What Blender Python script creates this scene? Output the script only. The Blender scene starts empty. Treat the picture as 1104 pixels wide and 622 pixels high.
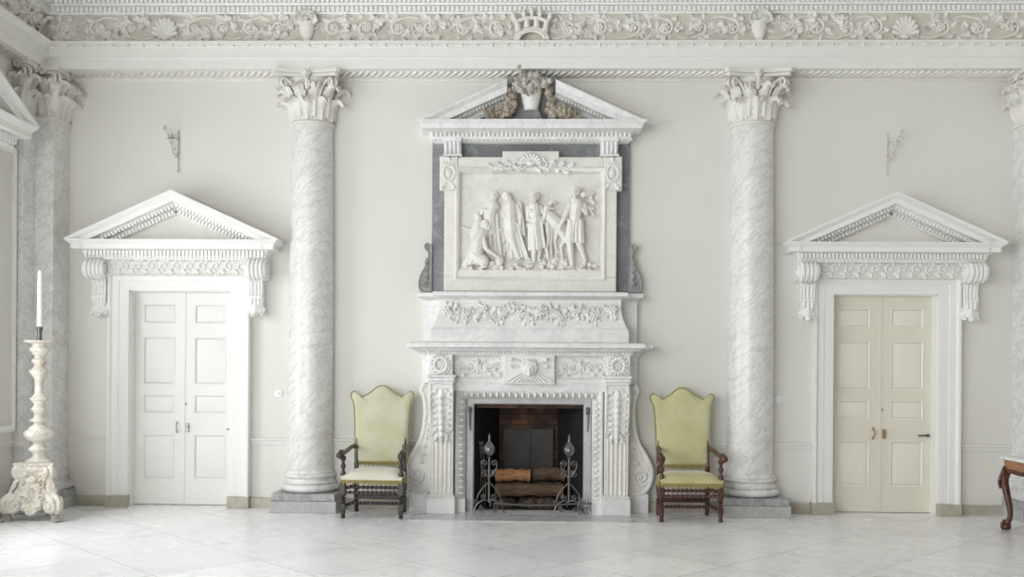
import bpy, math, random
from mathutils import Vector, Matrix
random.seed(7)
PI = math.pi
sc = bpy.context.scene
COL = sc.collection
sin, cos = math.sin, math.cos

# ------------------------------------------------------------------ materials
def new_mat(name, rough=.5, spec=.5):
    m = bpy.data.materials.new(name); m.use_nodes = True
    nt = m.node_tree; b = nt.nodes['Principled BSDF']
    b.inputs['Roughness'].default_value = rough
    b.inputs['Specular IOR Level'].default_value = spec
    return m, nt, b

def nd(nt, kind, **kw):
    n = nt.nodes.new(kind)
    for k, v in kw.items():
        if k in n.inputs: n.inputs[k].default_value = v
        else: setattr(n, k, v)
    return n

def ramp(nt, fac, stops):
    r = nt.nodes.new('ShaderNodeValToRGB')
    e = r.color_ramp.elements
    while len(e) < len(stops): e.new(.5)
    for k, (p, c) in enumerate(stops):
        e[k].position = p; e[k].color = (*c, 1)
    nt.links.new(fac, r.inputs['Fac']); return r.outputs['Color']

def mixc(nt, fac, a, b, mode='MIX'):
    n = nt.nodes.new('ShaderNodeMix'); n.data_type = 'RGBA'; n.blend_type = mode
    for s, v in ((0, fac), (6, a), (7, b)):
        if isinstance(v, (int, float)): n.inputs[s].default_value = v
        elif isinstance(v, tuple): n.inputs[s].default_value = (*v, 1)
        else: nt.links.new(v, n.inputs[s])
    return n.outputs[2]

def coords(nt, scale=(1, 1, 1), rot=(0, 0, 0)):
    t = nt.nodes.new('ShaderNodeTexCoord'); m = nt.nodes.new('ShaderNodeMapping')
    m.inputs['Scale'].default_value = scale; m.inputs['Rotation'].default_value = rot
    nt.links.new(t.outputs['Object'], m.inputs['Vector']); return m.outputs['Vector']

def noise(nt, vec, scale, detail=6, rough=.55, dist=0.):
    n = nd(nt, 'ShaderNodeTexNoise', Scale=scale, Detail=detail, Roughness=rough, Distortion=dist)
    nt.links.new(vec, n.inputs['Vector']); return n.outputs['Fac']

def bump(nt, b, h, strength=.2, dist=.01):
    n = nd(nt, 'ShaderNodeBump', Strength=strength, Distance=dist)
    nt.links.new(h, n.inputs['Height']); nt.links.new(n.outputs['Normal'], b.inputs['Normal'])

def plain(name, col, rough=.5, var=.06, scale=6., metal=0., bumps=0., spec=.5):
    m, nt, b = new_mat(name, rough, spec)
    v = coords(nt); n = noise(nt, v, scale)
    d = tuple(c * (1 - var) for c in col); u = tuple(min(1, c * (1 + var)) for c in col)
    nt.links.new(ramp(nt, n, [(.3, d), (.7, u)]), b.inputs['Base Color'])
    b.inputs['Metallic'].default_value = metal
    if bumps: bump(nt, b, noise(nt, v, scale * 8, 3), bumps)
    return m

def marble(name, base, vein, scale=3., width=.05, amt=.8, cloud=.1, rough=.35, stretch=(1, 1, 1), rot=(.4, .5, .3), fine=.4, dist0=.9):
    m, nt, b = new_mat(name, rough)
    v = coords(nt, (1, 1, 1), rot)
    mp = nt.nodes.new('ShaderNodeMapping'); mp.inputs['Scale'].default_value = stretch; nt.links.new(v, mp.inputs['Vector']); v = mp.outputs['Vector']
    def ridge(sc_, w, dist):
        n = noise(nt, v, sc_, 5, .55, dist)
        a = nd(nt, 'ShaderNodeMath', operation='SUBTRACT'); a.inputs[1].default_value = .5; nt.links.new(n, a.inputs[0])
        c = nd(nt, 'ShaderNodeMath', operation='ABSOLUTE'); nt.links.new(a.outputs[0], c.inputs[0])
        return ramp(nt, c.outputs[0], [(0, (1, 1, 1)), (w, (0, 0, 0))])
    cl = noise(nt, v, scale * .7, 4)
    dark = tuple(c * (1 - cloud) for c in base)
    c0 = ramp(nt, cl, [(.35, dark), (.65, base)])
    f1 = mixc(nt, amt, (0, 0, 0), ridge(scale, width, dist0))
    c1 = mixc(nt, f1, c0, vein)
    f2 = mixc(nt, amt * fine, (0, 0, 0), ridge(scale * 3.1, width * 1.3, .5))
    c2 = mixc(nt, f2, c1, vein)
    nt.links.new(c2, b.inputs['Base Color'])
    return m

M = {}
M['wall'] = plain('wall_paint', (.725, .712, .668), .75, .015, 1.2, spec=.25)
M['trim'] = plain('white_trim_paint', (.83, .825, .80), .5, .015, 3)
M['architrave'] = plain('architrave_paint', (.775, .765, .73), .6, .02, 3)
M['rail'] = plain('dado_paint', (.75, .74, .705), .6, .02, 3)
M['stucco'] = plain('carved_stucco', (.74, .725, .675), .7, .04, 9)
M['stucco_ground'] = plain('frieze_ground_paint', (.60, .575, .50), .8, .06, 5)
M['frieze_ground'] = plain('door_frieze_paint', (.72, .70, .66), .7, .05, 8)
M['door_white'] = plain('door_paint_white', (.80, .79, .755), .45, .02, 2)
M['door_cream'] = plain('door_paint_cream', (.755, .72, .615), .45, .03, 2)
M['panel_cream'] = plain('panel_paint_cream', (.80, .775, .70), .45, .02, 2)
M['marble'] = marble('white_marble', (.82, .82, .805), (.58, .58, .58), 3.5, .05, .45, .07)
M['statuary'] = marble('statuary_marble', (.80, .785, .735), (.62, .60, .55), 3, .05, .35, .06, .45)
M['carved'] = marble('carved_marble', (.82, .815, .79), (.60, .59, .56), 5, .06, .4, .08, .45)
M['shaft'] = marble('veined_column_marble', (.80, .79, .77), (.50, .49, .47), 3.2, .042, .52, .08, .3, (1.0, 1.0, 3.0), (.35, .75, .2), .75, .25)
M['shaft_base'] = marble('column_base_marble', (.80, .79, .77), (.52, .51, .5), 3, .06, .6, .12, .3)
M['grey_marble'] = marble('grey_marble', (.225, .23, .24), (.46, .48, .48), 3, .03, .35, .3, .3)
M['dark_carved'] = marble('dark_carved_marble', (.28, .28, .275), (.42, .42, .41), 5, .05, .4, .25, .4)
M['plinth_dark'] = marble('plinth_grey_marble', (.33, .34, .35), (.55, .55, .55), 6, .06, .6, .3, .35)
M['plinth_light'] = marble('plinth_pale_marble', (.55, .545, .53), (.36, .36, .35), 6, .06, .7, .2, .4)
M['skirting'] = marble('skirting_stone', (.50, .47, .385), (.34, .31, .24), 4, .07, .6, .2, .45)
M['slip'] = marble('slip_grey_marble', (.60, .60, .595), (.40, .40, .40), 4, .06, .5, .15, .35)
M['basket'] = marble('basket_stone', (.66, .635, .57), (.34, .30, .25), 9, .1, .6, .25, .5)
M['fruit'] = marble('festoon_stone', (.56, .52, .43), (.28, .22, .17), 9, .12, .7, .3, .5)
M['hearth'] = marble('hearth_marble', (.70, .71, .72), (.38, .39, .40), 4, .07, .75, .2, .25)
M['iron'] = plain('wrought_iron', (.16, .155, .15), .42, .2, 20, .75)
M['steel'] = plain('polished_iron', (.22, .215, .21), .33, .1, 20, .85)
M['soot'] = plain('soot_black_iron', (.012, .011, .011), .8, .4, 8)
M['plate'] = plain('cast_iron_plate', (.05, .046, .042), .6, .35, 5)
M['ash'] = plain('ash_bed', (.09, .065, .045), .95, .5, 18, bumps=.6)
M['brass'] = plain('old_brass', (.42, .31, .14), .35, .1, 20, .8)
M['sconce_metal'] = plain('tarnished_silver', (.50, .49, .48), .4, .15, 20, .4)
M['sconce_pale'] = plain('dull_pale_metal', (.62, .605, .565), .5, .15, 20, .1)
M['wax'] = plain('candle_wax', (.87, .865, .83), .45, .01, 4)
M['candle_paint'] = marble('worn_white_gilt', (.80, .785, .74), (.52, .43, .30), 8, .09, .6, .12, .5)
M['paw'] = plain('worn_grey_paw', (.35, .33, .30), .6, .2, 12)
M['switch'] = plain('switch_plastic', (.84, .84, .82), .4, .01)
M['ebony'] = plain('dark_turned_wood', (.042, .033, .030), .35, .35, 14)
M['walnut'] = plain('walnut_turned_wood', (.075, .032, .022), .35, .35, 14)
M['fringe'] = plain('gold_fringe', (.40, .33, .12), .85, .25, 60, bumps=.6)

def velvet(name, a, b_, worn):
    m, nt, b = new_mat(name, .75, .25)
    v = coords(nt); n = noise(nt, v, 3.2, 5)
    c = ramp(nt, n, [(.3, a), (.62, b_), (.8, worn)])
    nt.links.new(c, b.inputs['Base Color'])
    b.inputs['Sheen Weight'].default_value = .35; b.inputs['Sheen Roughness'].default_value = .4
    bump(nt, b, noise(nt, v, 90, 3), .15, .004); return m
M['velvet_pale'] = velvet('pale_olive_velvet', (.50, .48, .29), (.60, .59, .44), (.66, .655, .55))  # paler, less saturated olive than the other chair's velvet
M['velvet'] = velvet('olive_velvet', (.50, .465, .235), (.585, .56, .335), (.62, .60, .42))
M['velvet_edge'] = plain('olive_piping', (.30, .28, .13), .8, .15, 40)
M['seat_pale'] = velvet('worn_pale_seat', (.60, .57, .44), (.72, .70, .62), (.76, .75, .70))
M['seat'] = velvet('worn_olive_seat', (.42, .40, .17), (.58, .55, .34), (.66, .63, .48))

def wood(name, a, b_, scale=6, stretch=(1, 8, 8), rough=.35):
    m, nt, b = new_mat(name, rough)
    v = coords(nt, stretch); n = noise(nt, v, scale, 6, .6, .6)
    nt.links.new(ramp(nt, n, [(.3, a), (.7, b_)]), b.inputs['Base Color'])
    bump(nt, b, n, .12, .005); return m
M['mahogany'] = wood('mahogany', (.045, .016, .011), (.125, .045, .024), 5, (6, 1, 6), .25)
M['apron'] = wood('oak_apron', (.20, .085, .03), (.42, .20, .085), 5, (6, 1, 6), .3)
M['log_pale'] = wood('split_log', (.25, .11, .05), (.50, .26, .13), 5, (1, 9, 9), .8)
M['log_dark'] = wood('bark_log', (.05, .033, .02), (.17, .11, .065), 7, (1, 5, 5), .9)

def brick():
    m, nt, b = new_mat('fireback_brick', .9)
    t = nt.nodes.new('ShaderNodeTexCoord'); s = nt.nodes.new('ShaderNodeSeparateXYZ'); c = nt.nodes.new('ShaderNodeCombineXYZ')
    nt.links.new(t.outputs['Object'], s.inputs[0]); nt.links.new(s.outputs[0], c.inputs[0]); nt.links.new(s.outputs[2], c.inputs[1])
    k = nd(nt, 'ShaderNodeTexBrick', Scale=1., offset=.5)
    k.inputs['Color1'].default_value = (.17, .075, .045, 1); k.inputs['Color2'].default_value = (.085, .05, .036, 1)
    k.inputs['Mortar'].default_value = (.045, .034, .027, 1); k.inputs['Mortar Size'].default_value = .007
    k.inputs['Brick Width'].default_value = .2; k.inputs['Row Height'].default_value = .068
    nt.links.new(c.outputs[0], k.inputs['Vector'])
    n = noise(nt, coords(nt), 5, 4)
    nt.links.new(mixc(nt, ramp(nt, n, [(.36, (0, 0, 0)), (.66, (.9, .9, .9))]), k.outputs['Color'], (.02, .015, .012)), b.inputs['Base Color'])
    bump(nt, b, k.outputs['Fac'], -.4, .01); return m
M['brick'] = brick()

def floor_mat():
    m, nt, b = new_mat('marble_floor_tiles', .22, .45)
    t = nt.nodes.new('ShaderNodeTexCoord'); mp = nt.nodes.new('ShaderNodeMapping')
    mp.inputs['Rotation'].default_value = (0, 0, PI / 4); mp.inputs['Location'].default_value = (.31, .12, 0)
    nt.links.new(t.outputs['Object'], mp.inputs['Vector'])
    k = nd(nt, 'ShaderNodeTexBrick', Scale=1., offset=0.)
    k.inputs['Color1'].default_value = (.93, .93, .935, 1); k.inputs['Color2'].default_value = (.85, .855, .87, 1)
    k.inputs['Mortar'].default_value = (.46, .47, .475, 1); k.inputs['Mortar Size'].default_value = .0055
    k.inputs['Mortar Smooth'].default_value = .3
    k.inputs['Brick Width'].default_value = .86; k.inputs['Row Height'].default_value = .86
    nt.links.new(mp.outputs[0], k.inputs['Vector'])
    v = coords(nt, (1, 1, 1), (0, 0, .5))
    n = noise(nt, v, 1.1, 3, .5, 1.0)
    a = nd(nt, 'ShaderNodeMath', operation='SUBTRACT'); a.inputs[1].default_value = .5; nt.links.new(n, a.inputs[0])
    c = nd(nt, 'ShaderNodeMath', operation='ABSOLUTE'); nt.links.new(a.outputs[0], c.inputs[0])
    vein = ramp(nt, c.outputs[0], [(0, (.22, .22, .22)), (.03, (0, 0, 0))])
    c1 = mixc(nt, vein, k.outputs['Color'], (.5, .51, .52))
    cl = ramp(nt, noise(nt, v, .9, 3), [(.3, (.96, .96, .965)), (.7, (1, 1, 1))])
    nt.links.new(mixc(nt, 1., c1, cl, 'MULTIPLY'), b.inputs['Base Color'])
    nt.links.new(ramp(nt, noise(nt, v, 1.5, 2), [(.3, (.24,) * 3), (.7, (.30,) * 3)]), b.inputs['Roughness'])
    return m
M['floor'] = floor_mat()

# ------------------------------------------------------------------ mesh builder
V = Vector
X_, Y_, Z_ = V((1, 0, 0)), V((0, 1, 0)), V((0, 0, 1))
OUT = V((0, -1, 0))

class MB:
    def __init__(s): s.vs = []; s.fs = []; s.M = Matrix.Identity(4); s.clampy = None
    def add(s, vs, fs):
        o = len(s.vs)
        for p in vs:
            q = s.M @ V(p)
            if s.clampy is not None and q.y > s.clampy: q.y = s.clampy
            s.vs.append(tuple(q))
        for f in fs: s.fs.append([i + o for i in f])
        return s
    def box(s, x0, x1, y0, y1, z0, z1):
        return s.add([(x, y, z) for x in (x0, x1) for y in (y0, y1) for z in (z0, z1)],
                     [(0, 1, 3, 2), (4, 6, 7, 5), (0, 4, 5, 1), (2, 3, 7, 6), (0, 2, 6, 4), (1, 5, 7, 3)])
    def bbox(s, x0, x1, y0, y1, z0, z1, b=.01):
        # box with its front (-y) edges chamfered
        a = [(x0, y1, z0), (x1, y1, z0), (x1, y1, z1), (x0, y1, z1)]
        m = [(x0, y0 + b, z0), (x1, y0 + b, z0), (x1, y0 + b, z1), (x0, y0 + b, z1)]
        f = [(x0 + b, y0, z0 + b), (x1 - b, y0, z0 + b), (x1 - b, y0, z1 - b), (x0 + b, y0, z1 - b)]
        fs = [(3, 2, 1, 0), (8, 9, 10, 11)]
        for o in (0, 4):
            for i in range(4):
                j = (i + 1) % 4; fs.append((o + i, o + j, o + j + 4, o + i + 4))
        return s.add(a + m + f, fs)
    def prism_y(s, poly, y0, y1):   # polygon of (x,z) extruded along y
        n = len(poly)
        return s.add([(p[0], y0, p[1]) for p in poly] + [(p[0], y1, p[1]) for p in poly],
                     [list(range(n)), list(range(2 * n - 1, n - 1, -1))] + [(i, n + i, n + (i + 1) % n, (i + 1) % n) for i in range(n)])
    def prism_x(s, poly, x0, x1):   # polygon of (y,z) extruded along x
        n = len(poly)
        return s.add([(x0, p[0], p[1]) for p in poly] + [(x1, p[0], p[1]) for p in poly],
                     [list(range(n)), list(range(2 * n - 1, n - 1, -1))] + [(i, n + i, n + (i + 1) % n, (i + 1) % n) for i in range(n)])
    def prism_z(s, poly, z0, z1):
        n = len(poly)
        return s.add([(p[0], p[1], z0) for p in poly] + [(p[0], p[1], z1) for p in poly],
                     [list(range(n)), list(range(2 * n - 1, n - 1, -1))] + [(i, n + i, n + (i + 1) % n, (i + 1) % n) for i in range(n)])
    def mould(s, path, prof, n, start=None, end=None, closed=False):
        path = [V(p) for p in path]; n = V(n).normalized(); N = len(path); k = len(prof)
        seg = [(path[(i + 1) % N] - path[i]).normalized() for i in range(N if closed else N - 1)]
        sd = [n.cross(t) for t in seg]; vs = []
        for i in range(N):
            if closed or 0 < i < N - 1:
                a, b = sd[i - 1], sd[i % len(sd)]; m = (a + b) / (1 + a.dot(b))
            else:
                a = sd[0] if i == 0 else sd[-1]; c = start if i == 0 else end
                m = a if c is None else V(c) / V(c).dot(a)
            vs += [path[i] + m * p[0] + n * p[1] for p in prof]
        fs = []
        for i in range(N if closed else N - 1):
            o, q = i * k, ((i + 1) % N) * k
            fs += [(o + j, o + (j + 1) % k, q + (j + 1) % k, q + j) for j in range(k)]
        if not closed: fs += [list(range(k - 1, -1, -1)), list(range((N - 1) * k, N * k))]
        return s.add(vs, fs)
    def lathe(s, prof, c=(0, 0, 0), seg=32, rx=1., ry=1.):
        vs = []; k = len(prof)
        for i in range(seg):
            a = 2 * PI * i / seg
            vs += [(c[0] + r * cos(a) * rx, c[1] + r * sin(a) * ry, c[2] + z) for r, z in prof]
        fs = []
        for i in range(seg):
            o, q = i * k, ((i + 1) % seg) * k
            fs += [(o + j, q + j, q + j + 1, o + j + 1) for j in range(k - 1)]
        fs += [[i * k for i in range(seg - 1, -1, -1)], [i * k + k - 1 for i in range(seg)]]
        return s.add(vs, fs)
    def tube(s, pts, r, seg=8, flat=1.):
        pts = [V(p) for p in pts]; N = len(pts)
        rs = r if isinstance(r, (list, tuple)) else [r] * N
        t = [(pts[min(i + 1, N - 1)] - pts[max(i - 1, 0)]).normalized() for i in range(N)]
        ref = Y_ if abs(t[0].dot(Y_)) < .9 else X_
        u = (ref - t[0] * ref.dot(t[0])).normalized(); vs = []
        for i in range(N):
            u = (u - t[i] * u.dot(t[i]))
            u = u.normalized() if u.length > 1e-6 else t[i].orthogonal().normalized()
            w = t[i].cross(u)
            vs += [pts[i] + (u * (cos(2 * PI * j / seg) * flat) + w * sin(2 * PI * j / seg)) * rs[i] for j in range(seg)]
        fs = []
        for i in range(N - 1):
            o = i * seg
            fs += [(o + j, o + (j + 1) % seg, o + seg + (j + 1) % seg, o + seg + j) for j in range(seg)]
        fs += [list(range(seg - 1, -1, -1)), list(range((N - 1) * seg, N * seg))]
        return s.add(vs, fs)
    def capsule(s, a, b, ra, rb, seg=12):
        a, b = V(a), V(b); d = (b - a); L = d.length or 1e-6; d = d / L
        pts, rs = [], []
        for i in range(4):
            q = PI / 2 * (1 - i / 4); pts.append(a - d * ra * sin(q)); rs.append(max(ra * cos(q), 1e-4))
        pts.append(a); rs.append(ra); pts.append(b); rs.append(rb)
        for i in range(1, 5):
            q = PI / 2 * i / 4; pts.append(b + d * rb * sin(q)); rs.append(max(rb * cos(q), 1e-4))
        return s.tube(pts, rs, seg)
    def ell(s, c, r, rot=None, seg=10, rings=6):
        if isinstance(r, (int, float)): r = (r, r, r)
        c = V(c); vs = []
        R = rot if rot is not None else Matrix.Identity(3)
        for i in range(1, rings):
            p = PI * i / rings
            for j in range(seg):
                a = 2 * PI * j / seg
                vs.append(c + R @ V((r[0] * sin(p) * cos(a), r[1] * sin(p) * sin(a), r[2] * cos(p))))
        vs += [c + R @ V((0, 0, r[2])), c - R @ V((0, 0, r[2]))]
        T, B = len(vs) - 2, len(vs) - 1; fs = []
        for i in range(rings - 2):
            o = i * seg
            fs += [(o + j, o + seg + j, o + seg + (j + 1) % seg, o + (j + 1) % seg) for j in range(seg)]
        fs += [(T, j, (j + 1) % seg) for j in range(seg)]
        o = (rings - 2) * seg
        fs += [(B, o + (j + 1) % seg, o + j) for j in range(seg)]
        return s.add(vs, fs)
    def leaf(s, p, d, n, L, W, curl=2.2, lobes=4, nv=14, nu=6, th=.008, belly=.25, start=.5):
        # acanthus leaf: runs along d from p, faces n, tip rolls over towards n
        p, d, n = V(p), V(d).normalized(), V(n).normalized(); n = (n - d * n.dot(d)).normalized(); w = d.cross(n)
        cen = p.copy(); top, back = [], []
        for i in range(nv + 1):
            t = i / nv; q = max(0, (t - start) / (1 - start)); ph = curl * q * q + belly * sin(PI * t) * .35
            dd = d * cos(ph) + n * sin(ph); nn = n * cos(ph) - d * sin(ph)
            if i: cen = cen + dd * (L / nv)
            env = (sin(PI * (.20 + .76 * t)) ** .7)
            wid = W * .5 * env * (.64 + .36 * abs(sin(lobes * PI * t + .5)))
            for j in range(nu + 1):
                u = 2 * j / nu - 1
                hh = W * (.10 * (1 - abs(u)) ** 2 - .14 * u * u + .035 * cos(u * 9 + t * 4))
                a = cen + w * (u * wid) + nn * hh + dd * (abs(u) * wid * .25)
                top.append(a); back.append(a - nn * th)
        k = nu + 1; m = len(top); fs = []
        for i in range(nv):
            for j in range(nu):
                o = i * k + j
                fs.append((o, o + 1, o + k + 1, o + k)); fs.append((m + o, m + o + k, m + o + k + 1, m + o + 1))
        for i in range(nv):
            a, b = i * k, i * k + nu
            fs.append((a, a + k, m + a + k, m + a)); fs.append((b, m + b, m + b + k, b + k))
        for j in range(nu):
            fs.append((j, m + j, m + j + 1, j + 1)); o = nv * k + j; fs.append((o, o + 1, m + o + 1, m + o))
        return s.add(top + back, fs)
    def rosette(s, x, y, z, r, petals=6, h=None):
        # flower on the wall plane facing -y
        h = h or r * .45
        for k in range(petals):
            a = 2 * PI * k / petals
            R = Matrix.Rotation(-a, 3, 'Y')
            s.ell((x + cos(a) * r * .58, y - h * .3, z + sin(a) * r * .58), (r * .46, h * .6, r * .33), R, 8, 5)
        return s.ell((x, y - h * .6, z), (r * .28, h * .6, r * .28), None, 8, 5)
    def spiral(s, x, y, z, r, turns=1.6, a0=0., sg=1, rad=.012, rend=.4, seg=6, n=None, tail=None):
        n = n or int(14 * turns) + 4; pts = []; rs = []
        for i in range(n + 1):
            t = i / n; a = a0 + sg * 2 * PI * turns * t; q = r * (1 - t * (1 - .16))
            pts.append((x + q * cos(a), y - .006 * t, z + q * sin(a))); rs.append(rad * (1 - t * (1 - rend)))
        if tail:
            b = V(pts[0]); pts = [V(tail).lerp(b, k / 5) for k in range(5)] + pts; rs = [rad * (.5 + .1 * k) for k in range(5)] + rs
        return s.tube(pts, rs, seg)
    def build(s, name, mat, parent=None, angle=38, remesh=None, smooth=0):
        me = bpy.data.meshes.new(name); me.from_pydata(s.vs, [], s.fs); me.validate(); me.update()
        me.materials.append(M[mat] if isinstance(mat, str) else mat)
        import bmesh
        bm = bmesh.new(); bm.from_mesh(me); bmesh.ops.recalc_face_normals(bm, faces=bm.faces); bm.to_mesh(me); bm.free()
        o = bpy.data.objects.new(name, me); COL.objects.link(o)
        if remesh:
            r = o.modifiers.new('r', 'REMESH'); r.mode = 'VOXEL'; r.voxel_size = remesh; r.use_smooth_shade = True
            if smooth:
                sm = o.modifiers.new('s', 'SMOOTH'); sm.iterations = smooth; sm.factor = .5
            dg = bpy.context.evaluated_depsgraph_get()
            me2 = bpy.data.meshes.new_from_object(o.evaluated_get(dg)); o.modifiers.clear()
            o.data = me2; bpy.data.meshes.remove(me); me = me2; me.name = name
            if not me.materials: me.materials.append(M[mat])
            for p in me.polygons: p.use_smooth = True
        else:
            for p in me.polygons: p.use_smooth = True
            me.set_sharp_from_angle(angle=math.radians(angle))
        if parent: o.parent = parent
        return o

def tag(o, label=None, cat=None, group=None, kind=None):
    for k, v in (('label', label), ('category', cat), ('group', group), ('kind', kind)):
        if v: o[k] = v
    return o
def thing(name, label, cat, loc=(0, 0, 0), rz=0., group=None, kind=None):
    o = bpy.data.objects.new(name, None); COL.objects.link(o); o.empty_display_size = .1
    o.location = loc; o.rotation_euler = (0, 0, rz); return tag(o, label, cat, group, kind)
def copy_tree(o, parent=None):
    c = o.copy(); COL.objects.link(c)
    if parent: c.parent = parent
    for ch in [k for k in bpy.data.objects if k.parent == o]: copy_tree(ch, c)
    return c
def struct(mb, name, mat, label=None, cat=None): return tag(mb.build(name, mat), label, cat, None, 'structure')

def smooth_path(pts, n=6):
    P = [V(p) for p in pts]; out = []
    for i in range(len(P) - 1):
        a, b, c, d = P[max(i - 1, 0)], P[i], P[i + 1], P[min(i + 2, len(P) - 1)]
        for k in range(n):
            t = k / n
            out.append(.5 * ((2 * b) + (c - a) * t + (2 * a - 5 * b + 4 * c - d) * t * t + (3 * b - a - 3 * c + d) * t ** 3))
    out.append(P[-1]); return out
# ------------------------------------------------------------------ the room
XL, XR, CEIL = -5.31, 5.42, 10.5
DX = 3.79                                   # distance of each doorway from the chimney axis
m = MB(); m.box(-5.7, 5.8, -14, 1.2, -.1, 0); struct(m, 'floor', 'floor', 'pale marble floor of large tiles laid diagonally', 'floor')
m = MB()
for a, b in ((-5.7, -DX - .555), (-DX + .555, -.6), (.6, DX - .555), (DX + .555, 5.8)): m.box(a, b, 0, .25, 0, CEIL)
for a, b, z in ((-DX - .555, -DX + .555, 2.345), (DX - .555, DX + .555, 2.345), (-.6, .6, 1.16)): m.box(a, b, 0, .25, z, CEIL)
struct(m, 'wall_back', 'wall', 'long off-white plaster wall behind the columns and chimneypiece', 'wall')
m = MB(); m.box(XL - .25, XL, -1.585, 0, 0, CEIL); m.box(XL - .25, XL, -3.45, -3.105, 0, CEIL); m.box(XL - .25, XL, -3.105, -1.585, 0, .7); m.box(XL - .25, XL, -3.105, -1.585, 3.21, CEIL)
for y0, y1 in ((-14, -13.2), (-10.9, -10.1), (-7.8, -7.0), (-4.7, -3.45)): m.box(XL - .25, XL, y0, y1, 0, CEIL)
m.box(XL - .25, XL, -14, -4.7, 0, .4); m.box(XL - .25, XL, -14, -3.45, 5.6, CEIL)
struct(m, 'wall_left', 'wall', 'white side wall beyond the candlestick at the far left edge', 'wall')
m = MB(); m.box(XR, XR + .25, -3.2, 0, 0, CEIL); struct(m, 'wall_right', 'wall', 'off-white side wall behind the console table', 'wall')
m = MB(); m.box(-5.7, 5.8, -14, .25, CEIL, CEIL + .1); struct(m, 'ceiling', 'wall', 'white ceiling above the cornice', 'ceiling')

# skirting, dado rail, side panel
def base_run(x0, x1, name='baseboard_back'):
    m = MB(); m.mould([(x0, 0, 0), (x1, 0, 0)], [(.002, 0), (-.045, 0), (-.045, .085), (-.035, .105), (-.02, .11), (.002, .11)], Z_)
    return m
mb = MB()
for a, b in ((-5.03, -4.575), (-3.005, -2.71), (-2.0, -1.29), (1.29, 2.0), (2.71, 3.005), (4.575, 5.13)):
    mb.mould([(a, 0, 0), (b, 0, 0)], [(.002, 0), (-.045, 0), (-.045, .085), (-.035, .105), (-.02, .11), (.002, .11)], Z_)
struct(mb, 'baseboard_back', 'skirting', 'low olive-grey stone skirting along the long wall', 'skirting board')
mb = MB(); mb.mould([(XL, -3.5, 0), (XL, -.61, 0)], [(.002, 0), (-.045, 0), (-.045, .09), (-.02, .11), (.002, .11)], Z_)
mb.box(XL, -5.2, -.655, -.61, 0, .11)
struct(mb, 'baseboard_left', 'skirting', 'stone skirting at the far left behind the candlestick', 'skirting board')
rail = [(.002, .685), (-.012, .685), (-.018, .70), (-.018, .715), (-.035, .735), (-.035, .748), (-.006, .758), (.002, .758)]
mb = MB()
for a, b in ((-5.03, -4.57), (-3.01, -2.58), (-2.12, -1.14), (1.14, 2.12), (2.58, 3.01), (4.57, 5.13)):
    mb.mould([(a, 0, 0), (b, 0, 0)], rail, Z_)
struct(mb, 'trim_1', 'rail', 'white dado rail at seat height along the long wall', 'dado rail')
mb = MB(); mb.mould([(XL, -3.5, 0), (XL, -.60, 0)], rail, Z_); mb.box(XL, -5.17, -.645, -.60, .69, .75)
struct(mb, 'trim_2', 'rail', 'white dado rail on the side wall at far left', 'dado rail')
mb = MB(); mb.mould([(XL, -1.2, .84), (XL, -.62, .84), (XL, -.62, 3.75), (XL, -1.2, 3.75)], [(0, -.002), (0, .03), (.03, .045), (.07, .03), (.07, -.002)], X_, closed=True)
struct(mb, 'trim_3', 'trim', 'raised white panel moulding on the side wall at far left', 'panel moulding')

# ------------------------------------------------------------------ entablature
ent = thing('entablature', 'full-width carved stucco entablature with scrolled frieze above the columns', 'entablature', kind='structure')
EX0, EX1 = -5.45, 5.55
epath = [(EX0, -5, 0), (EX0, 0, 0), (EX1, 0, 0), (EX1, -5, 0)]
def P(*a): return [(-x, z) for x, z in a]
m = MB(); m.mould(epath, P((0, 4.66), (.30, 4.66), (.322, 4.662), (.322, 4.758), (.330, 4.762), (.334, 4.772), (.350, 4.778), (.350, 4.868), (.358, 4.872), (.360, 4.882), (.37, 4.888), (.405, 4.90), (.42, 4.905), (.42, 4.925), (.40, 4.93), (0, 4.93)), Z_)
m.build('architrave', 'architrave', ent)
m = MB(); m.mould(epath, P((0, 4.93), (.32, 4.93), (.32, 5.225), (0, 5.225)), Z_); m.build('frieze', 'stucco_ground', ent)
m = MB(); m.mould(epath, P((0, 5.225), (.355, 5.225), (.36, 5.235), (.365, 5.30), (.40, 5.302), (.405, 5.31), (.41, 5.39), (.45, 5.395), (.46, 5.41), (.64, 5.425), (.64, 5.5), (.67, 5.52), (.74, 5.6), (.74, 5.63), (0, 5.63)), Z_)
m.build('cornice', 'trim', ent)
m = MB()
n1 = 204; x0, x1 = EX0 + .4, EX1 - .4
for i in range(n1):
    x = x0 + (x1 - x0) * (i + .5) / n1
    m.box(x - .015, x + .015, -.395, -.36, 5.238, 5.292); m.box(x - .017, x + .017, -.447, -.40, 5.316, 5.386)
for i in range(40):
    y = -.45 - i * .0527
    m.box(EX0 + .36, EX0 + .395, y - .015, y + .015, 5.238, 5.292); m.box(EX0 + .40, EX0 + .447, y - .017, y + .017, 5.316, 5.386)
m.build('dentil_course', 'trim', ent)
m = MB()
for i in range(64):
    x = x0 + .02 + (x1 - x0) * i / 64
    m.ell((x, -.385, 4.888), (.012, .018, .018), None, 8, 5); m.ell((x + .05, -.375, 4.888), (.03, .008, .010), None, 8, 4)
m.build('bead_moulding', 'stucco', ent)
m = MB(); R = Matrix.Rotation(math.radians(32), 3, 'Z')
for i in range(142):
    x = -5.0 + 10.1 * i / 141
    if any(abs(x - c) < .30 for c in (-2.357, 2.357)): continue
    m.ell((x, -.15, 4.652), (.017, .125, .022), R, 8, 6)
for i in range(70):
    m.ell((EX0 + .16, -.6 - i * .072, 4.652), (.125, .017, .022), Matrix.Rotation(math.radians(-32), 3, 'Z'), 8, 6)
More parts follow.
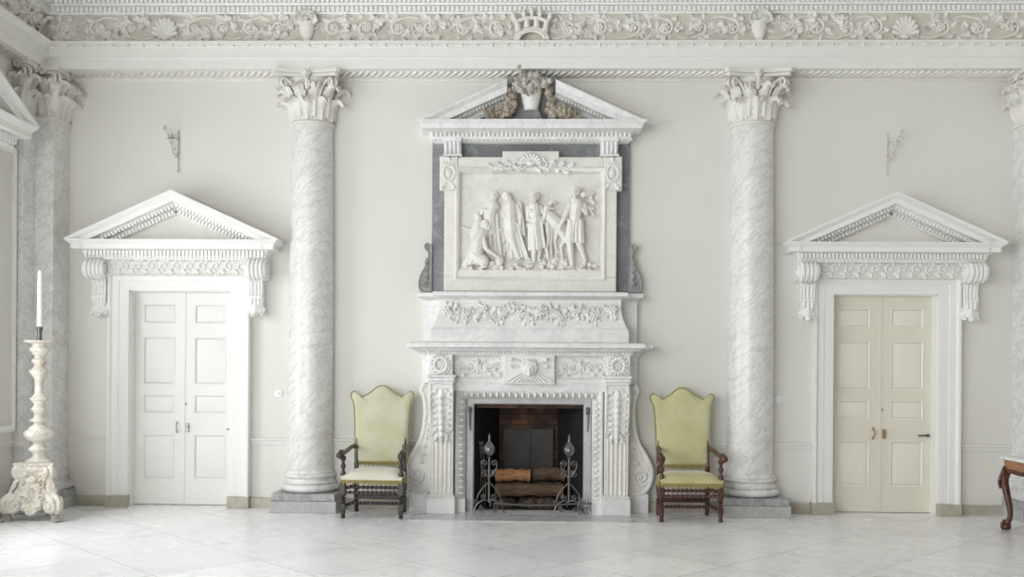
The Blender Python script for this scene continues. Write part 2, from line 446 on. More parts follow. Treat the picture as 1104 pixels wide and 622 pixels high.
m.mould([(EX0, -5, 0), (EX0, 0, 0), (EX1, 0, 0), (EX1, -5, 0)], P((0, 4.615), (.03, 4.615), (.045, 4.65), (.045, 4.66), (0, 4.66)), Z_)
m.build('leaf_moulding', 'stucco', ent)

# running scrolls of the frieze, drawn on a plane facing -y
def scroll_unit(m, cx, w, up, y=-.32, sg=1, zc=5.085):
    # one S-stem with a coiled flower; sg mirrors it
    r = .088; a0 = -PI / 2 if up else PI / 2
    m.tube(smooth_path([(cx - sg * w * .62, y, zc - .10 * (1 if up else -1)), (cx - sg * w * .3, y - .006, zc - .115 * (1 if up else -1)),
                        (cx, y - .008, zc - r * (1 if up else -1))]), [.012] * 13, 6)
    m.spiral(cx, y - .008, zc, r, 1.25, a0, (1 if up else -1) * sg, .019, .55)
    m.rosette(cx, y - .005, zc, .050, random.choice((5, 6, 7)), .035)
    for k in range(5):
        a = a0 + (1 if up else -1) * sg * (.5 + k * .95)
        px, pz = cx + r * cos(a), zc + r * sin(a)
        dr = V((cos(a + .8 * sg * (1 if up else -1)), -.15, sin(a + .8 * sg * (1 if up else -1))))
        m.leaf((px, y, pz), dr, (0, -1, 0), .085, .065, 1.6, 3, 8, 4, .006)
    for k in range(7):
        a = random.uniform(0, 2 * PI); px = cx + w * random.uniform(-.5, .5); pz = zc + random.choice((-1, 1)) * random.uniform(.03, .09)
        m.leaf((px, y, pz), (cos(a), -.1, sin(a)), (0, -1, 0), .115, .085, 1.5, 4, 9, 5, .008)
    for k in range(3):
        t = random.uniform(.2, .7); px = cx - sg * w * (t); pz = zc + (.055 if up else -.055) + random.uniform(-.03, .03)
        m.leaf((px, y, pz), (sg * random.uniform(-1, 1), -.1, random.uniform(-1, 1)), (0, -1, 0), .10, .07, 1.7, 3, 8, 4, .006)
        m.ell((px + .03, y - .01, pz + .02), .013, None, 6, 4)

def frieze_run(a, b, n, name, parent=ent):
    for i in range(n):
        m = MB(); w = abs(b - a) / n; sg = 1 if b > a else -1
        scroll_unit(m, a + sg * w * (i + .55), w, i % 2 == 0, sg=sg)
        m.build(name, 'stucco', parent)
for s in (-1, 1):
    frieze_run(s * .17, s * 2.23, 6, 'acanthus_scroll')
    frieze_run(s * 2.48, s * 3.68, 4, 'acanthus_scroll')
    frieze_run(s * 4.03, s * 5.1, 3, 'acanthus_scroll')
    # scallop shell
    m = MB(); c = s * 3.86
    for k in range(9):
        a = PI * (k + .0) / 8
        m.capsule((c, -.325, 5.0), (c + .115 * cos(a), -.345, 5.03 + .145 * sin(a)), .012, .026, 8)
    m.ell((c, -.335, 4.985), (.05, .03, .03)); m.spiral(c - .1, -.33, 5.0, .045, 1.2, 0, -1, .012); m.spiral(c + .1, -.33, 5.0, .045, 1.2, PI, 1, .012)
    m.build('scallop_shell', 'stucco', ent)
    # vase of flowers over the column
    m = MB(); c = s * 2.357
    m.lathe([(.045, 0), (.05, .012), (.035, .03), (.055, .06), (.075, .12), (.08, .16), (.07, .20), (.078, .215), (.06, .225)], (c, -.345, 4.925), 20, 1, .75)
    for k in range(12):
        a = PI * k / 11
        m.leaf((c, -.36, 5.13), (cos(a) * 1.1, -.15, .25 + sin(a)), (0, -1, 0), .15, .06, 1.6, 3, 8, 4, .006)
    for k in range(9): m.rosette(c + random.uniform(-.08, .08), -.37 - random.uniform(0, .04), 5.15 + random.uniform(0, .08), .03, 5)
    for q in (-1, 1): m.spiral(c + q * .10, -.34, 5.10, .035, 1.1, PI / 2, q, .010)
    m.build('flower_vase', 'stucco', ent)
# frieze on the left return
m = MB(); m.M = Matrix.Translation((EX0, 0, 0)) @ Matrix.Rotation(PI / 2, 4, 'Z')
for i in range(5): scroll_unit(m, -.62 - i * .36, .36, i % 2 == 0, sg=-1)
m.build('acanthus_scroll', 'stucco', ent)
# crown at the centre
m = MB(); y = -.40
arch = [(.135 * cos(PI * k / 16), y, 4.935 + .095 * sin(PI * k / 16)) for k in range(17)]
m.tube(arch, .016, 8); m.tube([(p[0] * 1.28, y + .02, 4.935 + (p[2] - 4.935) * 1.42) for p in arch], .016, 8)
outer = [(p[0] * 1.3, p[2] * 1. + (p[2] - 4.935) * .42) for p in arch]
m.prism_y([(p[0], p[2]) for p in arch] + outer[::-1], y + .0, y + .06)
band = smooth_path([(-.165, y - .01, 5.115), (-.09, y - .012, 5.15), (0, y - .012, 5.16), (.09, y - .012, 5.15), (.165, y - .01, 5.115)], 5)
m.tube(band, .021, 8)
for bx, bz, tx, tz in ((-.135, 5.02, -.155, 5.115), (-.05, 5.06, -.05, 5.15), (.05, 5.06, .05, 5.15), (.135, 5.02, .155, 5.115)):
    m.tube([(bx, y, bz), (tx, y - .01, tz)], [.034, .026], 10)
for bx, bz, tx, tz in ((-.16, 5.12, -.195, 5.185), (-.078, 5.15, -.084, 5.215), (0, 5.16, 0, 5.235), (.078, 5.15, .084, 5.215), (.16, 5.12, .195, 5.185)):
    d_ = V((tx - bx, 0, tz - bz)); m.tube([(bx, y - .012, bz), V((bx, y - .015, bz)) + d_ * .45, V((bx, y - .018, bz)) + d_ * .8, (tx, y - .018, tz)], [.020, .017, .028, .020], 10)
    m.ell((tx, y - .02, tz + .012), .019, None, 10, 8)
m.build('crown', 'stucco', ent)

# ------------------------------------------------------------------ columns
def shaft_profile(r0, r1, z0, z1, n=16):
    return [(r0 + (r1 - r0) * max(0, (k / n - .25) / .75) ** 1.5 if k / n > .25 else r0, z0 + (z1 - z0) * k / n) for k in range(n + 1)]
def abacus_poly(h, cut, dip):
    pts = []
    for q in range(4):
        a = q * PI / 2; c, s = cos(a), sin(a)
        side = []
        for k in range(9):
            u = -1 + 2 * k / 8; side.append(((h - cut) * u, -(h - dip * (1 - u * u))))
        pts += [(c * px - s * pz, s * px + c * pz) for px, pz in side]
    return pts
def leaves_round(m, n, off, r, z, L, W, curl, skip_back=True, **k):
    for i in range(n):
        a = 2 * PI * (i + off) / n
        if skip_back and sin(a) > .12: continue
        nrm = V((cos(a), sin(a), 0)); m.leaf(nrm * r + V((0, 0, z)), (nrm.x * .12, nrm.y * .12, 1), nrm, L, W, curl, **k)
def column(s, label):
    t = thing('corinthian_column', label, 'column', (s * 2.357, -.04, 0), 0, 'full columns of the long wall')
    m = MB(); m.clampy = .038; m.bbox(-.352, .352, -.352, .04, 0, .12, .006); m.build('plinth', 'plinth_light', t)
    m = MB(); m.clampy = .038; m.bbox(-.335, .335, -.335, .04, .12, .197, .006); m.build('plinth_slab', 'plinth_dark', t)
    m = MB(); m.clampy = .038
    m.lathe([(.27, .197)] + [(.258 + .055 * cos(a), .242 + .045 * sin(a)) for a in [(-PI / 2 + PI * k / 8) for k in range(9)]] + [(.285, .29), (.285, .30), (.262, .315), (.257, .335), (.268, .348)]
            + [(.258 + .022 * cos(a), .37 + .022 * sin(a)) for a in [(-PI / 2 + PI * k / 6) for k in range(7)]] + [(.262, .395), (.262, .408), (.245, .43)], seg=56)
    m.build('base', 'shaft_base', t)
    m = MB(); m.clampy = .038; m.lathe(shaft_profile(.242, .222, .42, 4.10), seg=64); m.build('shaft', 'shaft', t)
    m = MB(); m.clampy = .038
    m.lathe([(.225, 4.095), (.236, 4.10)] + [(.228 + .016 * cos(a), 4.12 + .016 * sin(a)) for a in [(-PI / 2 + PI * k / 6) for k in range(7)]] + [(.225, 4.14), (.22, 4.15)], seg=48)
    m.lathe([(.215, 4.14), (.218, 4.3), (.225, 4.42), (.25, 4.52), (.285, 4.575), (.28, 4.585)], seg=40)
    c = m.build('capital', 'stucco', t)
    m = MB()
    leaves_round(m, 10, .5, .222, 4.145, .30, .165, 2.9, lobes=5, th=.012, belly=.35, start=.42)
    m.build('leaf_tier', 'stucco', c)
    m = MB()
    leaves_round(m, 10, 0, .228, 4.18, .42, .15, 2.9, lobes=6, th=.012, belly=.3, start=.55)
    m.build('leaf_tier', 'stucco', c)
    for a in (-PI / 4, -3 * PI / 4, PI / 4 * .4, PI - PI / 4 * .4):
        m = MB()
        d = V((cos(a), sin(a), 0)); w = V((-sin(a), cos(a), 0))
        for q in (-1, 1):
            pts = [d * .235 + w * (q * .07) + V((0, 0, 4.36)), d * .26 + w * (q * .065) + V((0, 0, 4.45)), d * .31 + w * (q * .045) + V((0, 0, 4.53)), d * .37 + w * (q * .03) + V((0, 0, 4.562))]
            for k in range(1, 16):
                an = PI / 2 - k * .42; r = .045 * (1 - k / 19)
                pts.append(d * (.37 + r * cos(an)) + w * (q * .026) + V((0, 0, 4.517 + r * sin(an))))
            m.tube(smooth_path(pts, 2), .016, 7)
        m.leaf(d * .255 + V((0, 0, 4.33)), (d.x * .5, d.y * .5, 1), d, .23, .12, 1.7, lobes=4, nv=10)
        m.build('volute', 'stucco', c)
    for a in (-PI / 2, ):
        m = MB(); d = V((cos(a), sin(a), 0)); w = V((-sin(a), cos(a), 0))
        for q in (-1, 1):
            pts = [d * .235 + w * (q * .10) + V((0, 0, 4.38)), d * .255 + w * (q * .085) + V((0, 0, 4.46)), d * .27 + w * (q * .045) + V((0, 0, 4.535))]
            for k in range(1, 11):
                an = PI / 2 - k * .5; r = .028 * (1 - k / 14)
                pts.append(d * .278 + w * (q * (.045 - r * cos(an))) + V((0, 0, 4.512 + r * sin(an))))
            m.tube(smooth_path(pts, 2), .011, 6)
        m.build('helix', 'stucco', c)
    m = MB(); m.clampy = .038
    m.clampy = None
    for h_, z0_, z1_ in ((.335, 4.582, 4.612), (.352, 4.616, 4.659)):
        ap_ = [p for p in abacus_poly(h_, .03, .06) if p[1] < .02]; k_ = next(i for i in range(len(ap_) - 1) if ap_[i][0] > 0 > ap_[i + 1][0] and ap_[i][1] > -.15)
        m.prism_z(ap_[:k_ + 1] + [(ap_[k_][0], .039), (ap_[k_ + 1][0], .039)] + ap_[k_ + 1:], z0_, z1_)
    for a in (-PI / 2,):
        d = V((cos(a), sin(a), 0)); w = V((-sin(a), cos(a), 0))
        for k in range(6):
            b = 2 * PI * k / 6; m.ell(d * .305 + w * (.028 * cos(b)) + V((0, 0, 4.615 + .028 * sin(b))), .021, None, 8, 6)
        m.ell(d * .325 + V((0, 0, 4.615)), .02, None, 8, 6)
        m.leaf(d * .275 + V((0, 0, 4.45)), (d.x * .2, d.y * .2, 1), d, .15, .06, 1.4, lobes=3, nv=8)
    m.build('abacus', 'stucco', c)
    return t
column(-1, 'veined marble Corinthian column between the pale green chair and the candlestick doorway')
column(1, 'veined marble Corinthian column between the greener chair and the cream doorway')

def corner_pier(s, XW, xo, yo, xi, label):
    # stepped corner pier of veined marble; plan given for the left corner and mirrored for the right
    t = thing('corner_pilaster', label, 'pilaster', (0, 0, 0), 0, None)
    def plan(e):
        a = [(xo + s * -0 + s * -1 * -e * -1, -.001)] if False else None
        p = [(XW, -.001), (XW, yo - e), (xi - s * e * -1 * 1 if s > 0 else xi + e, yo - e)]
        return p
    def poly(e):
        k = 1 if s < 0 else -1      # k = direction towards the room
        return [(XW + k * .001, -.001), (XW + k * .001, yo - e), (xi + k * e, yo - e), (xi + k * e, -.37 - e), (xo + k * e, -.37 - e), (xo + k * e, -.001)]
    def ring(e, z0, z1): m.prism_z(poly(e), z0, z1)
    m = MB(); ring(.105, 0, .12); m.build('plinth', 'plinth_light', t)
    m = MB(); ring(.09, .12, .197); m.build('plinth_slab', 'plinth_dark', t)
    m = MB()
    for e, z0, z1 in ((.05, .197, .215), (.065, .215, .27), (.05, .27, .287), (.03, .287, .30), (.018, .30, .345), (.03, .345, .355), (.038, .355, .385), (.02, .385, .42)): ring(e, z0, z1)
    m.build('base', 'shaft_base', t)
    m = MB(); ring(0, .42, 4.10); m.build('shaft', 'shaft', t)
    m = MB(); ring(.02, 4.10, 4.14); ring(-.005, 4.14, 4.58)
    c = m.build('capital', 'stucco', t)
    m = MB(); k = 1 if s < 0 else -1
    faces = [(V((xo, -.37, 0)), V((xi, -.37, 0)), V((0, -1, 0))), (V((xo, 0, 0)), V((xo, -.37, 0)), V((k, 0, 0))), (V((xi, -.37, 0)), V((xi, yo, 0)), V((k, 0, 0))), (V((XW, yo, 0)), V((xi, yo, 0)), V((0, -1, 0)))]
    for a, b, n in faces:
        L = (b - a).length; q = max(1, round(L / .115))
        for i in range(q):
            p = a.lerp(b, (i + .5) / q); m.leaf(p + V((0, 0, 4.14)), n * .1 + Z_, n, .30, min(.15, L / q * 1.2), 2.9, lobes=5, th=.012, belly=.35, start=.42)
        for i in range(q + 1):
            p = a.lerp(b, i / q); m.leaf(p + V((0, 0, 4.2)), n * .14 + Z_, n, .40, .13, 2.9, lobes=5, th=.012, belly=.3, start=.55)
        mid = a.lerp(b, .5)
        for u in range(5):
            g = 2 * PI * u / 5; w = (b - a).normalized(); m.ell(mid + n * .06 + w * (.028 * cos(g)) + V((0, 0, 4.615 + .028 * sin(g))), .024, None, 8, 6)
    m.build('leaf_tier', 'stucco', c)
    for cx, cy, dx, dy in ((xo, -.37, k, -1), (xi, yo, k, -1), (xo, -.05, k, -.2)):
        m = MB(); d = V((dx, dy, 0)).normalized(); w = V((-d.y, d.x, 0)); o = V((cx, cy, 0))
        for q in (-1, 1):
            pts = [o - d * .05 + w * (q * .07) + V((0, 0, 4.36)), o - d * .02 + w * (q * .06) + V((0, 0, 4.45)), o + d * .03 + w * (q * .045) + V((0, 0, 4.53)), o + d * .07 + w * (q * .03) + V((0, 0, 4.562))]
            for u in range(1, 15):
                an = PI / 2 - u * .42; r = .045 * (1 - u / 18); pts.append(o + d * (.07 + r * cos(an)) + w * (q * .026) + V((0, 0, 4.517 + r * sin(an))))
            m.tube(smooth_path(pts, 2), .016, 7)
        m.leaf(o + V((0, 0, 4.33)), d * .5 + Z_, d, .22, .12, 1.7, lobes=4, nv=10)
        m.build('volute', 'stucco', c)
    m = MB(); ring(.045, 4.582, 4.612); ring(.065, 4.616, 4.66); m.build('abacus', 'stucco', c)
corner_pier(-1, XL, -5.025, -.61, -5.218, 'veined marble corner pilaster behind the white candlestick')
corner_pier(1, XR, 5.13, -.61, 5.32, 'veined marble corner pilaster behind the console table')

# ------------------------------------------------------------------ doorcases
def console_bracket(t, s):
    # scrolled bracket beside the door frame: volute above, leafy tail below
    out = [(0, 2.665), (-.25, 2.665)]
    out += [(-.17 - .095 * cos(a), 2.565 - .095 * sin(a)) for a in [(-PI / 2 + .25 + k * (PI * .95) / 9) for k in range(10)]]
    out += [(-.135, 2.44), (-.115, 2.36), (-.12, 2.29), (-.135, 2.24), (-.13, 2.19), (-.09, 2.165), (0, 2.16)]
    c = s * .872
    ci = c - s * .022
    m = MB(); m.prism_x([out[0]] + out[1:12] + [(0, 2.455)], c - .10, c + .10); m.prism_x([(0, 2.50), (-.10, 2.50)] + out[12:], ci - .066, ci + .066)
    o = m.build('bracket', 'trim', t)
    m = MB()
    for q in (-1, 1):                          # coiled sides
        pts = []
        for k in range(30):
            a = PI / 2 - k * .42; r = .088 * (1 - k / 34); pts.append((c + q * .102, -.17 - r * cos(a), 2.565 + r * sin(a)))
        m.tube(pts, .014, 6)
        m.tube(smooth_path([(ci + q * .068, -.135, 2.46), (ci + q * .066, -.118, 2.36), (ci + q * .066, -.128, 2.26), (ci + q * .062, -.11, 2.19)]), .012, 6)
    for q in (-.066, -.022, .022, .066):       # reeded front
        pts = [(c + q, y - .004, z) for y, z in out[2:12]]
        m.tube(smooth_path(pts, 2), .020, 6)
    for q in (-.04, 0, .04): m.tube(smooth_path([(ci + q, y - .003, z) for y, z in out[12:17]], 2), .015, 6)
    m.bbox(ci - .072, ci + .072, -.15, 0, 2.255, 2.285, .006)
    m.build('reeding', 'trim', o)
    m = MB()
    m.leaf((ci, -.12, 2.26), (0, -.1, -1), OUT, .22, .13, 1.5, lobes=4, th=.012)
    m.leaf((ci - .03, -.10, 2.22), (-.25, -.1, -1), OUT, .17, .10, 1.5, lobes=3, th=.01)
    m.leaf((ci + .03, -.10, 2.22), (.25, -.1, -1), OUT, .17, .10, 1.5, lobes=3, th=.01)
    m.box(ci - .05, ci + .05, -.07, 0, 2.09, 2.18)
    m.build('leaf', 'trim', o)

def doorcase(loc, rz, label, group=None, brackets=True):
    t = thing('pedimented_doorcase', label, 'doorcase', loc, rz, group)
    # architrave frame around the opening
    m = MB()
    m.mould([(-.555, 0, .0), (-.555, 0, 2.345), (.555, 0, 2.345), (.555, 0, 0)],
            [(0, 0), (0, .05), (.02, .055), (.10, .055), (.105, .065), (.17, .07), (.175, .085), (.19, .10), (.215, .10), (.22, .09), (.22, 0)], OUT)
    f = m.build('frame', 'trim', t)
    for s in (-1, 1):
        m = MB(); m.bbox(s * .665 - .118, s * .665 + .118, -.112, 0, 0, .125, .006); m.build('frame_block', 'skirting', f)
    m = MB()
    m.box(-.565, -.545, -.01, .16, 0, 2.36); m.box(.545, .565, -.01, .16, 0, 2.36); m.box(-.56, .56, -.01, .16, 2.335, 2.36)
    m.build('reveal', 'trim', f)
    # carved frieze
    m = MB(); m.box(-.785, .785, -.125, 0, 2.50, 2.70); fz = m.build('frieze', 'frieze_ground', t)
    m = MB()
    for i in range(11):
        x = -.70 + i * .14; a = 1 if i % 2 else -1
        m.spiral(x, -.13, 2.60, .05, 1.2, a * PI / 2, a, .012, .5); m.rosette(x, -.128, 2.60, .022, 5)
        for k in range(4):
            b = k * PI / 2 + .6; m.leaf((x + .05 * cos(b), -.125, 2.60 + .05 * sin(b)), (cos(b + .9), -.1, sin(b + .9)), OUT, .07, .05, 1.5, 3, 7, 4, .005)
        m.ell((x + .07, -.135, 2.555), .014, None, 6, 4); m.ell((x + .07, -.135, 2.65), .014, None, 6, 4)
    for i in range(50): m.ell((-.765 + i * .0312, -.13, 2.512), (.012, .012, .009), None, 6, 4)
    m.build('carving', 'trim', fz)
    for s in (-1, 1) if brackets else (): console_bracket(t, s)
    # horizontal cornice with returns
    def cp(w): return [(-w, 0, 0), (-w, -.001, 0), (w, -.001, 0), (w, 0, 0)]
    m = MB(); m.mould([(-.97, 0, 0), (.97, 0, 0)], P((0, 2.665), (.19, 2.665), (.20, 2.69), (.20, 2.745), (.225, 2.762), (.30, 2.766), (.30, 2.81), (.31, 2.82), (.345, 2.85), (.345, 2.862), (0, 2.866)), Z_)
    for s in (-1, 1):                           # returned ends
        pr = [(0, 2.665), (0, 2.69), (.03, 2.762), (.11, 2.766), (.11, 2.81), (.12, 2.82), (.155, 2.85), (.155, 2.866), (0, 2.866)]
        for k in range(len(pr) - 1): pass
        vs = []; fr = {.0: .19, .03: .225, .11: .30, .12: .31, .155: .345}
        for (e, z) in pr[1:8]:
            vs += [(s * (.97 + e), 0, z), (s * (.97 + e), -fr[e], z), (s * .965, -fr[e], z), (s * .965, 0, z)]
        nR = 7; fs = []
        for k in range(nR - 1):
            for j in range(4): fs.append((k * 4 + j, k * 4 + (j + 1) % 4, k * 4 + 4 + (j + 1) % 4, k * 4 + 4 + j))
        fs += [(3, 2, 1, 0), tuple(range(4 * nR - 4, 4 * nR))]
        m.add(vs, fs)
    co = m.build('cornice', 'trim', t)
    m = MB()
    for i in range(48):
        x = -.945 + 1.89 * i / 47
        m.box(x - .013, x + .013, -.238, -.195, 2.70, 2.755)
        m.ell((x, -.203, 2.682), (.012, .012, .011), None, 6, 4)
    m.build('dentil_course', 'trim', co)
    # raking cornice
    A, B, C = V((-1.15, 0, 2.866)), V((0, 0, 3.385)), V((1.15, 0, 2.866))
    sl = (B - A).normalized()
    rk = [(0, 0), (0, .345), (-.018, .345), (-.05, .315), (-.058, .30), (-.105, .30), (-.11, .23), (-.135, .21), (-.145, .15), (-.205, .145), (-.205, 0)]
    m = MB(); m.mould([A, B, C], rk, OUT, start=(1, 0, 0), end=(1, 0, 0))
    ra = m.build('raking_cornice', 'trim', t)
    m = MB()
    for s in (-1, 1):
        d = V((s, 0, 0)); e0, e1 = V((s * .0, 0, 3.385)), V((s * 1.15, 0, 2.866)); dr = (e1 - e0).normalized(); nn = V((-dr.z, 0, dr.x)) * (1 if s > 0 else -1)
        nn = V((0, 0, -1)) - dr * V((0, 0, -1)).dot(dr); nn.normalize()
        N = 22
        for i in range(N):
            q = .085 + .86 * i / N
            p = e0 + dr * q + nn * .128
            R = Matrix.Rotation(math.atan2(-dr.z, dr.x), 4, 'Y')
            m.M = Matrix.Translation(p) @ R; m.box(-.011, .011, -.235, -.19, -.02, .025); 
            m.M = Matrix.Translation(e0 + dr * q + nn * .178) @ R; m.box(-.011, .011, -.172, -.12, -.022, .025)
    m.M = Matrix.Identity(4); m.build('dentil_course', 'trim', ra)
    m = MB(); m.prism_y([(-.98, 2.86), (.98, 2.86), (0, 3.30)], -.09, 0); m.build('tympanum', 'stucco', t)
    return t
doorcase((-DX, 0, 0), 0, 'white pedimented doorcase around the doors beside the candlestick', 'pedimented doorcases')
doorcase((DX, 0, 0), 0, 'white pedimented doorcase around the cream doors beside the console table', 'pedimented doorcases')
big = doorcase((XL, -2.345, 0), PI / 2, 'larger and higher white doorcase whose pediment tip shows on the side wall', 'pedimented doorcases', False)
big.scale = (1.37, 1, 1.37)

def door(n, s, mat, pmat, label, lever):
    t = thing('door_%d' % n, label, 'door', (s * DX, .12, 0), 0, None, 'structure')
    rows = ((.28, .777), (1.0, 1.215), (1.32, 1.85), (1.99, 2.21))
    for q in (-1, 1):
        x0, x1 = (.004, .545) if q > 0 else (-.545, -.004)
        a, b = x0 + (.105 if q > 0 else .085), x1 - (.085 if q > 0 else .105)
        m = MB(); zs = [.008] + [v for r in rows for v in r] + [2.335]
        for k in range(0, len(zs), 2): m.box(a, b, 0, .04, zs[k], zs[k + 1])
        m.box(x0, a, 0, .04, .008, 2.335); m.box(b, x1, 0, .04, .008, 2.335); m.box(a, b, .025, .038, .1, 2.3)
        if q > 0: m.box(-.012, .012, -.008, 0, .008, 2.335)
        leaf = m.build('door_leaf', mat, t)
        for z0, z1 in rows:
            m = MB(); m.mould([(a, 0, z0), (a, 0, z1), (b, 0, z1), (b, 0, z0)], [(0, -.02), (0, .006), (-.008, .008), (-.022, -.004), (-.022, -.025)], OUT, closed=True)
            c0, c1, d0, d1 = a + .024, b - .024, z0 + .024, z1 - .024; e = .02
            m.add([(c0, .010, d0), (c1, .010, d0), (c1, .010, d1), (c0, .010, d1), (c0 + e, .002, d0 + e), (c1 - e, .002, d0 + e), (c1 - e, .002, d1 - e), (c0 + e, .002, d1 - e)],
                  [(0, 1, 5, 4), (1, 2, 6, 5), (2, 3, 7, 6), (3, 0, 4, 7), (4, 5, 6, 7)])
            m.build('panel', pmat, leaf)
        if q < 0:
            m = MB(); m.tube(smooth_path([(-.075, 0, .905), (-.075, -.035, .89), (-.068, -.045, .855), (-.075, -.035, .82), (-.075, 0, .805)]), [.007] * 25, 8)
            for z in (.905, .805): m.ell((-.075, -.004, z), (.014, .008, .018))
            m.build('pull_handle', 'brass' if lever else 'sconce_metal', leaf)
        else:
            m = MB(); m.bbox(.025, .058, -.02, 0, .80, .90, .004); m.ell((.042, -.03, .865), (.014, .016, .014)); m.build('lock', 'brass' if lever else 'sconce_metal', leaf)
            m = MB(); m.ell((.022, -.004, 1.11), (.010, .008, .014)); m.build('keyhole_cover', 'brass', leaf)
            m = MB()
            if lever: m.tube([(.40, -.02, .835), (.47, -.03, .838), (.515, -.025, .838)], [.008, .010, .012], 8); m.ell((.51, -.012, .838), (.018, .014, .018))
            else: m.ell((.50, -.006, .838), (.012, .010, .010)); m.tube([(.47, -.012, .838), (.51, -.012, .838)], .005, 6)
            m.build('bolt', 'iron' if lever else 'brass', leaf)
door(1, -1, 'door_white', 'door_white', 'pair of off-white panelled doors between candlestick and column', False)
door(2, 1, 'door_cream', 'panel_cream', 'pair of cream panelled doors nearest the console table', True)
# ------------------------------------------------------------------ chimneypiece
fp = thing('fireplace', 'carved white marble chimneypiece around the black hearth opening', 'fireplace')
def mir(fn):
    for s in (-1, 1): fn(s)
def frame_path(h, z): return [(-h, 0, 0), (-h, 0, z), (h, 0, z), (h, 0, 0)]
m = MB(); m.mould(frame_path(.585, 1.145), [(0, .0), (0, .10), (.012, .115), (.075, .115), (.085, .10), (.085, 0)], OUT); m.build('inner_slip', 'slip', fp)
m = MB(); m.mould(frame_path(.67, 1.20), [(0, 0), (0, .125), (.012, .15), (.08, .205), (.10, .205), (.115, .19), (.115, 0)], OUT)
eg = m.build('egg_and_dart_moulding', 'carved', fp)
m = MB()
for i in range(21):
    x = -.67 + 1.34 * i / 20; m.ell((x, -.195, 1.243), (.021, .026, .033), Matrix.Rotation(.6, 3, 'X'), 8, 6)
    if i < 20: m.ell((x + .0335, -.18, 1.243), (.006, .02, .034), None, 6, 5)
for s in (-1, 1):
    for i in range(16):
        z = .20 + .97 * i / 15; m.ell((s * .713, -.195, z), (.033, .026, .021), Matrix.Rotation(-s * .6, 3, 'Z'), 8, 6)
        m.ell((s * .713, -.18, z + .032), (.034, .02, .006), None, 6, 5)
m.build('egg_carving', 'carved', eg)
for s in (-1, 1):
    m = MB(); m.bbox(s * .728 - .062, s * .728 + .062, -.225, 0, 0, .145, .006); m.build('moulding_block', 'marble', eg)
m = MB(); m.bbox(-.80, .80, -.215, 0, 1.285, 1.375, .006); m.build('lintel', 'marble', fp)

def pilaster(s):
    c = s * .917
    m = MB(); m.bbox(c - .122, c + .122, -.28, 0, .19, 1.37, .008)
    p = m.build('pilaster', 'statuary', fp)
    m = MB()
    m.bbox(c - .15, c + .15, -.335, 0, 0, .165, .006); m.bbox(c - .142, c + .142, -.325, 0, .165, .185, .008); m.bbox(c - .132, c + .132, -.31, 0, .185, .20, .006)
    m.build('pedestal', 'marble', p)
    m = MB()
    for i in range(5):
        x = c - .092 + .046 * i; m.tube([(x, -.28, .215), (x, -.282, .80)], .0165, 8); m.ell((x, -.281, .80), (.0165, .0165, .02), None, 8, 6); m.ell((x, -.281, .215), (.0165, .0165, .02), None, 8, 6)
    for q in (-1, 1): m.bbox(c + q * .116 - .008, c + q * .116 + .008, -.295, -.27, .205, .84, .003)
    m.build('fluting', 'statuary', p)
    m = MB()
    m.prism_x([(0, .86), (-.30, .86), (-.315, .95), (-.345, 1.10), (-.365, 1.22), (-.36, 1.30), (-.33, 1.36), (0, 1.36)], c - .105, c + .105)
    for q in (-1, 1):
        m.tube(smooth_path([(c + q * .108, -.29, .86), (c + q * .112, -.32, .97), (c + q * .115, -.355, 1.12), (c + q * .115, -.37, 1.25), (c + q * .112, -.33, 1.35)]), .016, 8)
        m.spiral(c + q * .112, -.31, .85, .03, 1.1, PI / 2, q, .012)
    for k in range(7):
        z = 1.31 - k * .068; y = -.36 + .010 * k
        m.leaf((c, y - .012, z), (0, -.12, -1), OUT, .12, .10 - .006 * k, 1.5, 4, 9, 5, .008)
        for q in (-1, 1):
            m.leaf((c + q * .035, y - .004, z), (q * .9, -.12, -.8), OUT, .10 - .005 * k, .065, 1.5, 3, 8, 4, .006)
            m.ell((c + q * .055, y - .01, z - .035), .014, None, 8, 5)
    for q in (-1, 0, 1): m.leaf((c + q * .03, -.30, .875), (q * .3, -.1, -1), OUT, .13, .06, 1.2, 3, 8, 4, .006)
    m.build('acanthus_drop', 'carved', p)
    m = MB()
    m.bbox(c - .125, c + .125, -.36, 0, 1.36, 1.385, .008); m.bbox(c - .14, c + .14, -.375, 0, 1.385, 1.43, .012); m.bbox(c - .15, c + .15, -.385, 0, 1.43, 1.455, .006)
    m.build('cap', 'marble', p)
    m = MB(); b = c + s * .01; m.bbox(b - .125, b + .125, -.325, 0, 1.455, 1.67, .006)
    w = m.build('wreath_block', 'marble', fp)
    m = MB()
    for k in range(16):
        a = 2 * PI * k / 16; m.ell((b + .065 * cos(a), -.335, 1.562 + .075 * sin(a)), (.020, .02, .024), None, 8, 5)
        m.leaf((b + .06 * cos(a), -.33, 1.562 + .07 * sin(a)), (cos(a + 1), -.1, sin(a + 1)), OUT, .06, .04, 1.4, 3, 7, 4, .005)
    m.rosette(b, -.325, 1.562, .045, 6)
    m.build('wreath', 'carved', w)
mir(pilaster)

